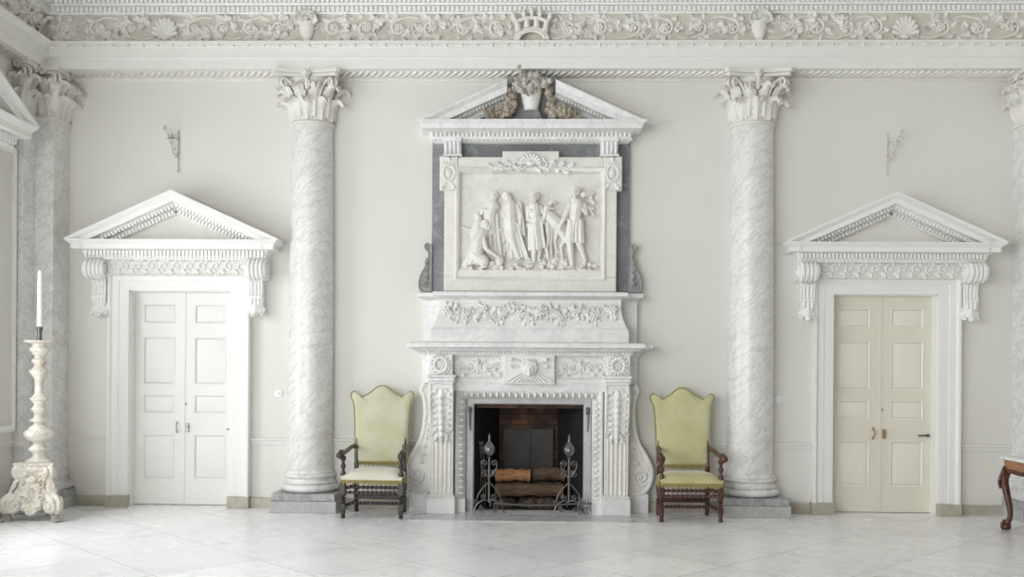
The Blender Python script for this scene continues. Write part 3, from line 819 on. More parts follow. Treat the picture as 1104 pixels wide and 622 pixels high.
def side_scroll(s):
    # flat scroll console standing against the breast at either side
    def Q(x, z): return (s * x, z)
    prof = smooth_path([(1.05, 0, 1.36), (1.135, 0, 1.345), (1.16, 0, 1.29), (1.135, 0, 1.22), (1.115, 0, 1.08), (1.13, 0, .90), (1.175, 0, .74), (1.26, 0, .60), (1.315, 0, .48), (1.32, 0, .38), (1.28, 0, .27), (1.20, 0, .205), (1.05, 0, .20)], 5)
    pl = [Q(p.x, p.z) for p in prof]
    m = MB(); m.prism_y(pl, -.13, 0)
    o = m.build('side_scroll', 'statuary', fp)
    m = MB(); m.tube([(s * p.x * .985 + s * .005, -.13, p.z) for p in prof[4:58]], .025, 8)
    m.tube([(s * (p.x - .05), -.13, p.z) for p in prof[22:44]], .010, 7)
    m.spiral(s * 1.195, -.13, .385, .105, 1.9, .9 if s > 0 else PI - .9, -s, .024, .6)
    m.ell((s * 1.195, -.13, .385), (.026, .02, .026))
    m.spiral(s * 1.10, -.13, 1.29, .045, 1.2, PI / 2, -s, .014)
    for k in range(6):
        z = .62 + k * .085; x = 1.115 - .012 * k
        m.leaf((s * x, -.128, z), (s * (.35 - .06 * k), -.1, -1), OUT, .12, .075 - .006 * k, 1.3, 3, 8, 4, .006)
        m.ell((s * (x - .02), -.135, z - .02), .012, None, 6, 4)
    m.build('scroll_carving', 'carved', o)
    m = MB(); m.bbox(s * 1.17 - .105, s * 1.17 + .105, -.145, 0, 0, .205, .006); m.build('scroll_base', 'marble', o)
mir(side_scroll)

m = MB(); m.box(-.80, .80, -.235, 0, 1.37, 1.67); fz = m.build('frieze', 'carved', fp)
for s in (-1, 1):
    m = MB(); c = s * .54
    for q in (-1, 1):
        m.spiral(c + q * .085, -.24, 1.535, .07, 1.5, PI / 2, q, .015, .5)
        m.spiral(c + q * .19, -.24, 1.55, .05, 1.3, -PI / 2, -q, .012, .5)
        m.tube(smooth_path([(c + q * .24, -.238, 1.61), (c + q * .19, -.245, 1.645), (c + q * .12, -.245, 1.635), (c, -.245, 1.645)], 5), .009, 6)
        for k in range(5):
            m.leaf((c + q * (.03 + .045 * k), -.238, 1.48 + .02 * (k % 2)), (q * .8, -.1, .5 * (-1) ** k), OUT, .09, .06, 1.5, 3, 8, 4, .006)
        m.rosette(c + q * .085, -.238, 1.535, .035, 5); m.rosette(c + q * .19, -.238, 1.55, .025, 5)
    m.leaf((c, -.238, 1.46), (0, -.1, 1), OUT, .15, .09, 1.4, 4); m.rosette(c, -.24, 1.60, .03, 6)
    for k in range(24): m.ell((c - .235 + .0204 * k, -.238, 1.425), (.008, .01, .010), None, 6, 4)
    m.build('scrollwork', 'carved', fz)
m = MB(); m.bbox(-.268, .268, -.30, 0, 1.36, 1.67, .008); tb = m.build('tablet', 'statuary', fp)
m = MB()
for k in range(13):                               # ribbed drapery fan behind the mask
    a = PI * (k + .5) / 13; L = .21 / max(abs(cos(a)), .75)
    b = PI + .50 + (PI - 1.0) * k / 12; E = min(.235 / max(abs(cos(b)), .01), .145 / max(abs(sin(b)), .01))
    m.tube([(.05 * cos(b), -.305, 1.525 + .05 * sin(b)), (E * .6 * cos(b), -.312, 1.525 + E * .6 * sin(b)), (E * cos(b), -.306, 1.525 + E * sin(b))], [.007, .009, .010 + .006 * (k in (0, 12))], 7)
for s in (-1, 1):
    m.leaf((s * .06, -.30, 1.58), (s, -.1, .35), OUT, .15, .07, 1.3, 3, 9, 4); m.leaf((s * .06, -.30, 1.55), (s, -.1, .0), OUT, .15, .06, 1.3, 3, 9, 4)
m.build('drapery_fan', 'carved', tb)
m = MB()
z = 1.525; y = -.335
m.ell((0, y, z), (.058, .06, .078), None, 20, 14); m.capsule((0, y - .05, z + .02), (0, y - .068, z - .012), .008, .013)     # head, nose
for q in (-1, 1):
    m.ell((q * .024, y - .048, z + .024), (.016, .012, .007)); m.ell((q * .03, y - .038, z - .01), (.02, .02, .018)); m.ell((q * .02, y - .052, z + .012), (.010, .008, .007))
    for k in range(7):
        a = .2 + k * .42; m.ell((q * .066 * sin(a * .95 + .2), y + .01, z + .07 * cos(a) + .01), (.026, .03, .024))
m.ell((0, y - .056, z - .032), (.02, .012, .006)); m.ell((0, y - .05, z - .044), (.016, .012, .006)); m.ell((0, y - .04, z - .062), (.02, .02, .014))
for k in range(7): m.ell((-.06 + .02 * k, y - .015, z + .075 - .012 * abs(k - 3) * .8), (.018, .03, .018))
m.build('mask', 'marble', tb, remesh=.004, smooth=2)

# mantel shelf with its wider backing
def shelf(name, front, back, prof_f, prof_b, mat):
    m = MB(); m.mould([(-front, 0, 0), (-front, -.0, 0), ] if False else [(-front, .0, 0), (-front, -.002, 0), (front, -.002, 0), (front, 0, 0)], prof_f, Z_)
    return m
def ledge(halfw, prof):
    # moulded ledge with returned ends; prof = (projection, overhang, z) upwards
    vs, fs = [], []
    for y, o, z in prof: vs += [(-(halfw + o), 0, z), (-(halfw + o), -y, z), (halfw + o, -y, z), (halfw + o, 0, z)]
    n = len(prof)
    for k in range(n - 1):
        for j in range(4): fs.append((k * 4 + j, k * 4 + (j + 1) % 4, k * 4 + 4 + (j + 1) % 4, k * 4 + 4 + j))
    fs += [(3, 2, 1, 0), tuple(range(4 * n - 4, 4 * n))]
    return vs, fs
m = MB()
m.add(*ledge(1.06, [(.30, 0, 1.665), (.315, .015, 1.68), (.32, .02, 1.70), (.35, .05, 1.705), (.385, .09, 1.725), (.40, .11, 1.74), (.425, .135, 1.745), (.425, .135, 1.775), (.415, .125, 1.79), (.36, .07, 1.80), (.34, .05, 1.805)]))
m.add(*ledge(1.17, [(.12, 0, 1.665), (.14, .02, 1.70), (.20, .09, 1.73), (.235, .13, 1.745), (.235, .13, 1.785), (.15, .05, 1.80)]))
sh = m.build('mantel_shelf', 'marble', fp)
m = MB()
for i in range(60): m.ell((-1.05 + 2.1 * i / 59, -.328, 1.692), (.013, .014, .012), None, 6, 4)
m.build('bead_moulding', 'marble', sh)
m = MB()
for s in (-1, 1): m.bbox(s * 1.10 - .05, s * 1.10 + .05, -.10, 0, 1.36, 1.67, .004)
m.box(-1.145, 1.145, -.09, 0, 1.79, 2.25); m.build('breast', 'marble', fp)
m = MB(); m.add(*ledge(1.02, [(.335, .012, 1.80), (.335, .012, 1.925), (.325, .0, 1.94), (.315, -.01, 1.955)])); m.build('plain_band', 'marble', fp)
m = MB(); m.add(*ledge(.955, [(.315, .06, 1.955), (.305, .045, 1.985), (.285, .015, 2.06), (.275, 0, 2.15), (.28, 0, 2.245)])); ff = m.build('cushion_frieze', 'carved', fp)
# garland of flowers along it
m = MB(); zc = 2.10
pts = [(-.86 + 1.72 * k / 60, -.295, zc + .035 * cos(k * PI / 6.0)) for k in range(61)]
m.tube(pts, .012, 6)
for k in range(46):
    x = -.87 + 1.74 * k / 45; z = zc + .035 * cos((x + .86) / 1.72 * 60 * PI / 6)
    q = random.random()
    if k % 5 == 0: m.rosette(x, -.30, z + random.uniform(-.01, .03), .05, 6, .035)
    elif q < .35: m.rosette(x, -.30, z + random.uniform(-.04, .04), .032, 5, .03)
    a = random.uniform(0, 2 * PI); m.leaf((x, -.292, z), (cos(a), -.1, sin(a)), OUT, .105, .065, 1.2, 3, 9, 4, .008)
    m.leaf((x + .015, -.292, z), (random.uniform(-.5, .5), -.1, random.choice((-1, 1))), OUT, .10, .055, 1.2, 3, 9, 4, .008)
    m.ell((x + .01, -.315, z + random.uniform(-.05, .05)), .015, None, 7, 5)
m.build('flower_garland', 'carved', ff)
m = MB()
m.add(*ledge(.96, [(.285, 0, 2.245), (.30, .01, 2.262), (.33, .035, 2.272), (.345, .05, 2.28), (.365, .06, 2.285), (.365, .06, 2.31), (.355, .05, 2.325), (.20, .0, 2.335)]))
m.add(*ledge(1.14, [(.10, 0, 2.25), (.12, .02, 2.265), (.16, .05, 2.28), (.175, .06, 2.285), (.175, .06, 2.325), (.10, 0, 2.34)]))
m.build('upper_shelf', 'marble', fp)
# firebox
fb = MB(); d = .62
fb.box(-.35, .35, d, d + .05, 0, 1.3); fb.box(-.585, .585, .01, .11, 1.10, 1.275); box_ = fb.build('firebox', 'brick', fp)
m = MB()
for s in (-1, 1):
    m.prism_z([(s * .59, -.02), (s * .66, -.02), (s * .66, d + .05), (s * .33, d + .05), (s * .33, d)], 0, 1.275)
m.box(-.66, .66, .0, d + .05, 1.28, 1.32); m.box(-.66, .66, .02, d + .05, .0, .012); m.build('sooty_lining', 'soot', box_)
m = MB(); m.prism_y([(-.28, .2), (.28, .2), (.28, .84), (-.28, .84)], d - .03, d); m.mould([(-.28, d - .03, .2), (-.28, d - .03, .84), (.28, d - .03, .84), (.28, d - .03, .2)], [(0, -.01), (0, .012), (-.02, .012), (-.02, -.01)], OUT)
m.tube([(0.02, d - .032, .2), (.02, d - .032, .84)], .006, 6); m.build('fireback', 'plate', box_)
for s in (-1, 1):                                   # iron brackets at the top of the slips
    m = MB(); m.box(s * .627 - .02, s * .627 + .02, -.128, -.11, 1.04, 1.12); m.ell((s * .627, -.135, 1.08), (.02, .016, .028)); m.tube([(s * .627, -.13, 1.04), (s * .627, -.14, .93), (s * .62, -.13, .86)], [.012, .008, .006], 6)
    m.build('curtain_hook', 'iron', fp)
m = MB(); m.box(-1.20, 1.20, -.80, -.345, .0, .005); tag(m.build('hearthstone', 'hearth'), 'flat veined marble hearthstone let into the floor before the fireplace', 'hearth')

# ------------------------------------------------------------------ overmantel
ov = thing('overmantel', 'tall grey and white marble overmantel with figure relief and broken pediment', 'overmantel')
m = MB(); m.box(-1.055, 1.055, -.06, 0, 2.34, 4.0); m.prism_y([(-.95, 4.10), (.95, 4.10), (.22, 4.44), (-.22, 4.44)], -.10, 0); m.build('backing_slab', 'grey_marble', ov)
def dark_scroll(s):
    pr = smooth_path([(1.05, 0, 2.345), (1.16, 0, 2.35), (1.185, 0, 2.42), (1.165, 0, 2.52), (1.12, 0, 2.60), (1.085, 0, 2.70), (1.09, 0, 2.77), (1.115, 0, 2.80), (1.125, 0, 2.83), (1.10, 0, 2.855), (1.05, 0, 2.85)], 4)
    m = MB(); m.prism_y([(s * p.x, p.z) for p in pr], -.10, 0); o = m.build('side_scroll', 'dark_carved', ov)
    m = MB(); m.tube([(s * p.x, -.10, p.z) for p in pr[3:38]], .012, 6); m.spiral(s * 1.115, -.10, 2.43, .05, 1.5, 0 if s > 0 else PI, -s, .012); m.spiral(s * 1.095, -.10, 2.825, .022, 1.2, 0 if s > 0 else PI, s, .008)
    for k in range(4): m.leaf((s * 1.085, -.10, 2.50 + .07 * k), (s * .3, -.1, -1), OUT, .09, .06, 1.3, 3, 8, 4, .006)
    m.build('scroll_carving', 'dark_carved', o)
mir(dark_scroll)
# eared frame
m = MB()
m.bbox(-.915, .915, -.155, -.05, 2.345, 2.50, .01)
for s in (-1, 1):
    m.bbox(*sorted((s * .772, s * .915)), -.155, -.05, 2.50, 3.42, .01); m.bbox(*sorted((s * .772, s * .968)), -.165, -.05, 3.42, 3.78, .01)
m.bbox(-.772, .772, -.155, -.05, 3.63, 3.775, .01); m.bbox(-.30, .30, -.165, -.05, 3.70, 3.835, .01)
m.mould([(-.772, 0, 2.49), (-.772, 0, 3.635), (.772, 0, 3.635), (.772, 0, 2.49)], [(.03, .10), (.03, .165), (.015, .175), (-.005, .165), (-.02, .14), (-.03, .10)], OUT, closed=True)
fr = m.build('eared_frame', 'statuary', ov)
for s in (-1, 1):
    m = MB()
    m.tube([(s * .868 + .062 * cos(2 * PI * k / 20), -.168, 3.60 + .088 * sin(2 * PI * k / 20)) for k in range(21)], .014, 7); m.ell((s * .868, -.165, 3.60), (.034, .025, .05), None, 12, 8)
    for q in (-1, 1):
        m.spiral(s * .868 + q * .045, -.165, 3.705, .028, 1.2, PI / 2, q, .010); m.leaf((s * .868 + q * .02, -.163, 3.51), (q * .6, -.1, -1), OUT, .10, .06, 1.4, 3, 8, 4, .006)
    m.leaf((s * .868, -.165, 3.69), (0, -.1, 1), OUT, .08, .07, 1.4, 3, 8, 4, .006); m.rosette(s * .868, -.172, 3.60, .032, 6)
    m.build('corner_carving', 'carved', fr)
m = MB(); z0 = 3.66
for k in range(9):
    a = PI * k / 8; m.capsule((0, -.175, 3.70), (.10 * cos(a), -.19, 3.71 + .085 * sin(a)), .010, .018, 8)
m.ell((0, -.19, 3.70), (.045, .03, .03), None, 12, 8)
for s in (-1, 1):
    m.spiral(s * .14, -.17, 3.70, .055, 1.5, PI / 2, s, .015); m.spiral(s * .25, -.168, 3.665, .04, 1.3, -PI / 2, -s, .012)
    m.tube(smooth_path([(s * .28, -.165, 3.63), (s * .34, -.17, 3.66), (s * .42, -.165, 3.64)], 4), .012, 6)
    for k in range(7): m.leaf((s * (.08 + .05 * k), -.163, 3.69 - .008 * k), (s * .8, -.1, .6 * (-1) ** k), OUT, .10, .06, 1.4, 3, 8, 4, .006)
    m.leaf((s * .04, -.175, 3.67), (s * .7, -.1, -.6), OUT, .10, .06, 1.4, 3, 8, 4, .006)
m.build('shell_carving', 'carved', fr)
# relief panel: a procession of country figures and a goat
m = MB(); m.box(-.775, .775, -.095, -.05, 2.49, 3.64)
rp = m.build('relief_panel', 'statuary', ov)
U = 1 / 577.7
def rr(a, b, d=0.): return V((-.7045 + a * U - .035 + .03, -.11 - d, 3.555 - b * U + .012))
def limb(m, pts, rad):
    for (p, q), (r0, r1) in zip(zip(pts, pts[1:]), zip(rad, rad[1:])): m.capsule(p, q, r0 * U, r1 * U, 10)
def face(m, a, b, r, look, d=.03, hair=True):
    # head with brow, nose, chin, ear and hair; look -1 = towards the left
    c = rr(a, b, d); k = r * U
    m.ell(c, (k * .80, k * .85, k * 1.05), None, 16, 12)
    n = V((look * .75, -.6, 0)).normalized(); w = V((-n.y, n.x, 0))
    m.capsule(c + n * k * .78 + Z_ * k * .12, c + n * k * 1.0 - Z_ * k * .18, k * .10, k * .15, 8)
    m.ell(c + n * k * .72 - Z_ * k * .78, (k * .30, k * .3, k * .26)); m.ell(c + n * k * .80 - Z_ * k * .48, (k * .2, k * .2, k * .09))
    for q in (-1, 1):
        m.ell(c + n * k * .72 + w * (q * k * .34) + Z_ * k * .22, (k * .2, k * .2, k * .10)); m.ell(c + n * k * .6 + w * (q * k * .42) - Z_ * k * .25, k * .24)
    if hair:
        for i in range(14):
            a2 = 2 * PI * i / 14; h = c - n * k * .25 + Z_ * k * .35 + V((cos(a2) * k * .72, -abs(sin(a2)) * k * .4, sin(a2) * k * .62)); m.ell(h, k * .34, None, 8, 6)
        m.ell(c - n * k * .75 + Z_ * k * .05, k * .42)
    m.capsule(c - Z_ * k * .8, c - Z_ * k * 1.7 - n * k * .15, k * .46, k * .6)
def folds(m, pts_top, pts_bot, n, r0, r1, d0, d1, wob=6):
    for i in range(n):
        t = i / (n - 1); a = [pts_top[0][j] + (pts_top[1][j] - pts_top[0][j]) * t for j in (0, 1)]; b = [pts_bot[0][j] + (pts_bot[1][j] - pts_bot[0][j]) * t for j in (0, 1)]
        mid = [(a[0] + b[0]) / 2 + wob * sin(i * 2.3), (a[1] + b[1]) / 2]
        dd = .016 * (i % 2) - .012; r0_, r1_ = r0 * .78, r1 * .78
        limb(m, [rr(*a, d0 + dd), rr(*mid, (d0 + d1) / 2 + dd), rr(*b, d1 + dd * .8)], [r0_, (r0_ + r1_) / 2, r1_])
VX = .0040
# kneeling woman with crouching companion behind
m = MB(); face(m, 90, 250, 25, 1, .01); limb(m, [rr(95, 290, 0), rr(75, 360, 0)], [34, 40]); limb(m, [rr(70, 320, .0), rr(35, 328, .01), rr(-2, 312, .015)], [13, 11, 8])
for k in range(4): limb(m, [rr(0, 312, .015), rr(-14, 306 + 4 * k, .018)], [4, 3])
m.build('crouching_figure', 'statuary', rp, remesh=VX, smooth=1)
m = MB(); face(m, 140, 300, 29, 1, .05); m.ell(rr(112, 312, .03), .028)
limb(m, [rr(115, 350, .04), rr(90, 400, .045), rr(80, 470, .04)], [34, 42, 46]); limb(m, [rr(118, 372, .07), rr(142, 450, .085), rr(205, 492, .075)], [17, 14, 10])
limb(m, [rr(85, 375, .06), rr(62, 440, .07), rr(100, 480, .075)], [16, 13, 10])
for k in range(5): limb(m, [rr(203, 490, .075), rr(216 + 2 * k, 484 + 6 * k, .075 + .004 * k)], [5, 3.2])
limb(m, [rr(75, 490, .05), rr(125, 520, .07), rr(128, 545, .06)], [44, 36, 22]); limb(m, [rr(60, 500, .03), rr(20, 535, .04), rr(5, 545, .03)], [40, 26, 12]); limb(m, [rr(5, 548, .03), rr(-8, 552, .035)], [11, 8])
folds(m, ((60, 410), (110, 460)), ((30, 540), (135, 540)), 7, 9, 9, .07, .08); folds(m, ((50, 430), (40, 470)), ((10, 530), (90, 545)), 4, 8, 8, .06, .07)
m.build('kneeling_figure', 'statuary', rp, remesh=VX, smooth=1)
# two standing women
m = MB(); face(m, 183, 122, 28, -1, .01); limb(m, [rr(180, 175, .0), rr(160, 240, .0), rr(165, 330, -.01)], [40, 40, 38]); limb(m, [rr(205, 185, .02), rr(170, 205, .04), rr(115, 205, .04)], [16, 13, 9])
limb(m, [rr(150, 190, .01), rr(110, 225, .02), rr(125, 205, .035)], [15, 12, 9])
for k in range(4): limb(m, [rr(117, 203, .04), rr(104, 196 + 5 * k, .042)], [4.5, 3])
folds(m, ((135, 230), (205, 230)), ((150, 470), (235, 480)), 6, 10, 12, .01, .0)
m.build('standing_figure', 'statuary', rp, remesh=VX, smooth=1)
m = MB(); face(m, 268, 127, 29, 1, .03); limb(m, [rr(285, 180, .02), rr(285, 250, .02), rr(295, 330, .02)], [44, 42, 44]); limb(m, [rr(255, 190, .03), rr(250, 245, .06), rr(300, 262, .07)], [17, 14, 10])
limb(m, [rr(328, 180, .03), rr(352, 240, .04), rr(345, 310, .05)], [18, 15, 10])
for k in range(4): limb(m, [rr(346, 310, .05), rr(340 + 6 * k, 330, .05)], [4.5, 3])
limb(m, [rr(292, 330, .05), rr(300, 400, .06), rr(345, 500, .04)], [26, 24, 14]); limb(m, [rr(320, 350, .03), rr(365, 440, .03), rr(385, 500, .03)], [24, 18, 12])
limb(m, [rr(345, 505, .05), rr(325, 512, .06)], [11, 7]); limb(m, [rr(385, 500, .04), rr(410, 508, .05)], [11, 7])
folds(m, ((255, 300), (330, 290)), ((285, 500), (395, 490)), 8, 9, 10, .055, .045, 5); folds(m, ((330, 150), (350, 160)), ((335, 345), (375, 360)), 4, 8, 9, .03, .035, 3); folds(m, ((255, 180), (310, 185)), ((265, 300), (320, 300)), 5, 7, 7, .055, .055, 3)
m.build('standing_figure', 'statuary', rp, remesh=VX, smooth=1)
# woman leading a goat
m = MB(); face(m, 430, 132, 30, -1, .045); limb(m, [rr(432, 190, .04), rr(440, 240, .045), rr(445, 290, .04)], [38, 36, 40]); 
for q in (-1, 1): m.ell(rr(432 + q * 18, 215, .085), .022)
limb(m, [rr(396, 190, .045), rr(398, 262, .06), rr(440, 284, .085), rr(482, 278, .08)], [17, 15, 12, 9]); limb(m, [rr(470, 190, .04), rr(495, 235, .045), rr(485, 272, .07)], [16, 13, 9])
for k in range(5): limb(m, [rr(480, 278, .08), rr(496, 268 + 6 * k, .082)], [4.5, 3])
limb(m, [rr(430, 310, .06), rr(435, 410, .075), rr(433, 515, .05)], [30, 23, 12]); limb(m, [rr(465, 310, .03), rr(480, 400, .035), rr(462, 500, .03)], [28, 22, 12]); limb(m, [rr(433, 522, .055), rr(410, 530, .07)], [11, 7]); limb(m, [rr(462, 505, .03), rr(475, 515, .04)], [10, 7])
limb(m, [rr(440, 310, .04), rr(455, 420, .04)], [44, 42]); folds(m, ((402, 295), (480, 290)), ((405, 450), (500, 430)), 8, 11, 12, .085, .075, 5); folds(m, ((450, 320), (480, 320)), ((470, 400), (505, 450)), 4, 9, 9, .06, .05, 5); limb(m, [rr(395, 300, .07), rr(440, 305, .095), rr(485, 295, .07)], [10, 12, 9])
m.build('standing_figure', 'statuary', rp, remesh=VX, smooth=1)
m = MB()
limb(m, [rr(530, 250, .01), rr(565, 280, .01), rr(600, 310, .0)], [44, 46, 40]); limb(m, [rr(525, 235, .03), rr(508, 215, .045)], [30, 22]); limb(m, [rr(510, 195, .05), rr(500, 235, .065), rr(496, 255, .065)], [22, 15, 9])
for q in (-1, 1): limb(m, [rr(522 + q * 5, 180, .05 + .01 * q), rr(535 + q * 8, 158, .05 + .01 * q), rr(555 + q * 6, 152, .045), rr(562 + q * 5, 168, .04)], [7, 6, 5, 3])
limb(m, [rr(535, 195, .05), rr(558, 200, .05)], [9, 4])
limb(m, [rr(515, 290, .04), rr(522, 380, .05), rr(512, 440, .05), rr(518, 495, .05)], [22, 12, 9, 8]); limb(m, [rr(540, 300, .02), rr(536, 400, .03), rr(540, 490, .02)], [20, 11, 8]); m.ell(rr(520, 500, .055), (.018, .018, .012))
limb(m, [rr(598, 320, .02), rr(622, 390, .03), rr(600, 430, .03), rr(608, 500, .03)], [30, 15, 9, 8]); limb(m, [rr(575, 320, .0), rr(560, 400, .0), rr(575, 450, .0), rr(570, 500, .0)], [24, 13, 9, 8]); limb(m, [rr(625, 290, .02), rr(645, 275, .02)], [10, 5])
m.build('goat', 'statuary', rp, remesh=VX, smooth=1)
# striding man with a basket on his back
m = MB(); face(m, 676, 102, 31, -1, .06)
limb(m, [rr(696, 175, .05), rr(685, 240, .05), rr(680, 300, .045)], [40, 38, 36]); m.ell(rr(690, 185, .06), (.075, .05, .05))
limb(m, [rr(652, 180, .06), rr(618, 255, .08), rr(588, 318, .085)], [19, 16, 11])
for k in range(5): limb(m, [rr(588, 318, .085), rr(576 + 6 * k, 338, .087)], [5, 3.2])
limb(m, [rr(738, 180, .05), rr(752, 228, .055), rr(728, 200, .08)], [18, 15, 11])
limb(m, [rr(660, 320, .06), rr(652, 410, .075), rr(668, 545, .05)], [30, 23, 12]); limb(m, [rr(700, 320, .04), rr(712, 420, .05), rr(748, 510, .04), rr(742, 540, .035)], [30, 22, 13, 10]); limb(m, [rr(668, 550, .055), rr(645, 556, .07)], [12, 8]); limb(m, [rr(742, 545, .04), rr(725, 552, .05)], [11, 8])
limb(m, [rr(662, 300, .055), rr(652, 385, .062)], [30, 32]); limb(m, [rr(702, 300, .045), rr(708, 388, .05)], [30, 32]); folds(m, ((645, 280), (725, 275)), ((628, 400), (732, 402)), 9, 11, 13, .09, .09, 4); limb(m, [rr(640, 268, .075), rr(680, 285, .095), rr(725, 268, .07)], [9, 11, 9])
limb(m, [rr(740, 160, .04), rr(800, 235, .03)], [8, 8]); limb(m, [rr(735, 110, .03), rr(790, 100, .015)], [22, 14])
for k in range(14): m.ell(rr(750 + random.uniform(-5, 60), 120 + random.uniform(-18, 90) * .9, .02), random.uniform(.014, .024), None, 8, 6)
m.build('striding_figure', 'statuary', rp, remesh=VX, smooth=1)
m = MB(); m.box(-.775, .775, -.155, -.09, 2.49, 2.575)
for k in range(60): m.ell(rr(random.uniform(-30, 870), random.uniform(535, 575), random.uniform(-.02, .03)), (random.uniform(.02, .05), .03, random.uniform(.012, .03)), None, 8, 6)
for k in range(40): m.ell(rr(random.uniform(480, 640), random.uniform(480, 550), random.uniform(-.02, .01)), random.uniform(.014, .03), None, 8, 6)
m.ell(rr(180, 535, .05), (.035, .035, .03), None, 12, 8); m.ell(rr(222, 515, .03), (.05, .04, .07), None, 12, 8)
m.build('rocky_ground', 'statuary', rp, remesh=.006, smooth=2)
m = MB()
for (x0, x1, hh) in ((200, 260, 280), (560, 650, 260)):
    for k in range(26): m.ell(rr(random.uniform(x0, x1) + 20, random.uniform(hh, 480), random.uniform(-.03, -.012)), random.uniform(.016, .032), None, 8, 6)
limb(m, [rr(590, 480, -.02), rr(570, 420, -.02), rr(600, 370, -.02), rr(655, 400, -.02)], [9, 8, 7, 5])
m.build('foliage', 'statuary', rp, remesh=.006, smooth=2)
# capital brackets, cornice, broken pediment
for s in (-1, 1):
    m = MB(); c = s * .83; m.prism_x([(0, 3.775), (-.17, 3.775), (-.175, 3.84), (-.21, 3.93), (-.21, 3.985), (0, 3.985)], c - .09, c + .09)
    for k in range(4): m.tube([(c - .066 + .044 * k, -.178, 3.785), (c - .066 + .044 * k, -.185, 3.85), (c - .066 + .044 * k, -.215, 3.925)], .017, 8)
    m.bbox(c - .10, c + .10, -.22, 0, 3.775, 3.795, .005)
    m.build('fluted_bracket', 'marble', ov)
m = MB()
m.add(*ledge(.97, [(.13, 0.06, 3.93), (.15, .075, 3.94), (.19, .09, 3.96), (.20, .095, 4.02), (.235, .12, 4.04), (.30, .19, 4.045), (.305, .195, 4.085), (.33, .22, 4.105), (.345, .235, 4.115), (.345, .235, 4.13)]))
co = m.build('cornice', 'marble', ov)
m = MB()
for i in range(46):
    x = -1.04 + 2.08 * i / 45; m.ell((x, -.208, 4.0), (.017, .022, .026), None, 8, 6); m.ell((x + .023, -.17, 3.952), (.013, .02, .012), None, 6, 4)
m.build('egg_carving', 'carved', co)
for s in (-1, 1):
    A, B = V((-1.16, 0, 4.13)), V((-.255, 0, 4.545))
    if s > 0: A, B = V((.255, 0, 4.545)), V((1.16, 0, 4.13))
    m = MB(); m.mould([A, B], [(0, 0), (0, .345), (-.015, .345), (-.04, .315), (-.05, .30), (-.112, .30), (-.115, .22), (-.14, .20), (-.15, .15), (-.205, .145), (-.205, 0)], OUT, start=(1, 0, 0) if s < 0 else (0, 0, 1), end=(0, 0, 1) if s < 0 else (1, 0, 0))
    ra = m.build('raking_cornice', 'marble', ov)
    m = MB(); dr = (B - A).normalized(); nn = V((dr.z, 0, -dr.x)); L = (B - A).length
    for i in range(17):
        q = .33 + (L - .40) * i / 16 if s < 0 else L - .33 - (L - .40) * i / 16
        m.ell(A + dr * q + nn * .128 + V((0, -.215, 0)), (.015, .02, .018), None, 8, 5); m.ell(A + dr * q + nn * .18 + V((0, -.148, 0)), (.018, .014, .018), None, 8, 5)
    m.build('egg_carving', 'carved', ra)
m = MB(); m.bbox(-.262, .262, -.15, 0, 4.12, 4.66, .008); m.build('pediment_block', 'dark_carved', ov)
m = MB(); m.prism_y([(-.125, 4.13), (.125, 4.13), (.075, 4.235), (-.075, 4.235)], -.30, -.14); m.build('urn_foot', 'grey_marble', ov)
m = MB(); m.lathe([(.05, 4.235), (.08, 4.24), (.075, 4.26), (.082, 4.30), (.10, 4.38), (.115, 4.45), (.108, 4.47), (.12, 4.48), (.12, 4.50), (.09, 4.51)], (0, -.225, 0), 28, 1, .85); ur = m.build('urn', 'statuary', ov)
m = MB()
for k in range(46):
    a = random.uniform(0, PI); r = random.uniform(.02, .21); x = r * cos(a); z = 4.51 + random.uniform(-.05, .13) * (1 - abs(x) * 2.2)
    q = k % 3
    if q == 0: m.rosette(x, -.30, z, .045, 5, .04)
    elif q == 1: m.ell((x, -.30 - random.uniform(0, .05), z), .032, None, 10, 7)
    else: m.leaf((x, -.29, z), (random.uniform(-1, 1), -.2, random.uniform(-1, .6)), OUT, .12, .08, 1.3, 3, 9, 4, .01)
for k in range(5): m.leaf((.01 - .02 * k + .02, -.33, 4.5), (-.5 + .25 * k, -.1, -1), OUT, .13, .06, 1, 3, 9, 4, .01)
m.build('fruit_basket', 'basket', ur)
for s in (-1, 1):
    m = MB()
    def blob(x, y, z, r):
        m.ell((x, y, z), (r, r, r * random.uniform(.8, 1.15)), None, 9, 6)
    for k in range(34):
        t = k / 33; z = 4.47 - .25 * t; x = s * (.195 + .01 * sin(t * 3)) + random.uniform(-.035, .035); blob(x, -.215 - random.uniform(0, .05), z, random.uniform(.022, .036))
    for k in range(40):
        a = random.uniform(0, 2 * PI); r = random.uniform(0, .085); blob(s * .285 + r * cos(a) * 1.1, -.23 - random.uniform(0, .06), 4.225 + r * sin(a), random.uniform(.02, .036))
    for k in range(9): m.leaf((s * (.24 + .025 * k), -.25, 4.20 - .005 * k), (s * random.uniform(-.2, 1), -.2, random.uniform(-.05, .9)), OUT, .12, .075, 1.3, 3, 9, 4, .01)
    for k in range(6): blob(s * (.37 + .02 * k), -.23, 4.165 + .01 * (k % 2), .022)
    m.build('fruit_festoon', 'fruit', ov)
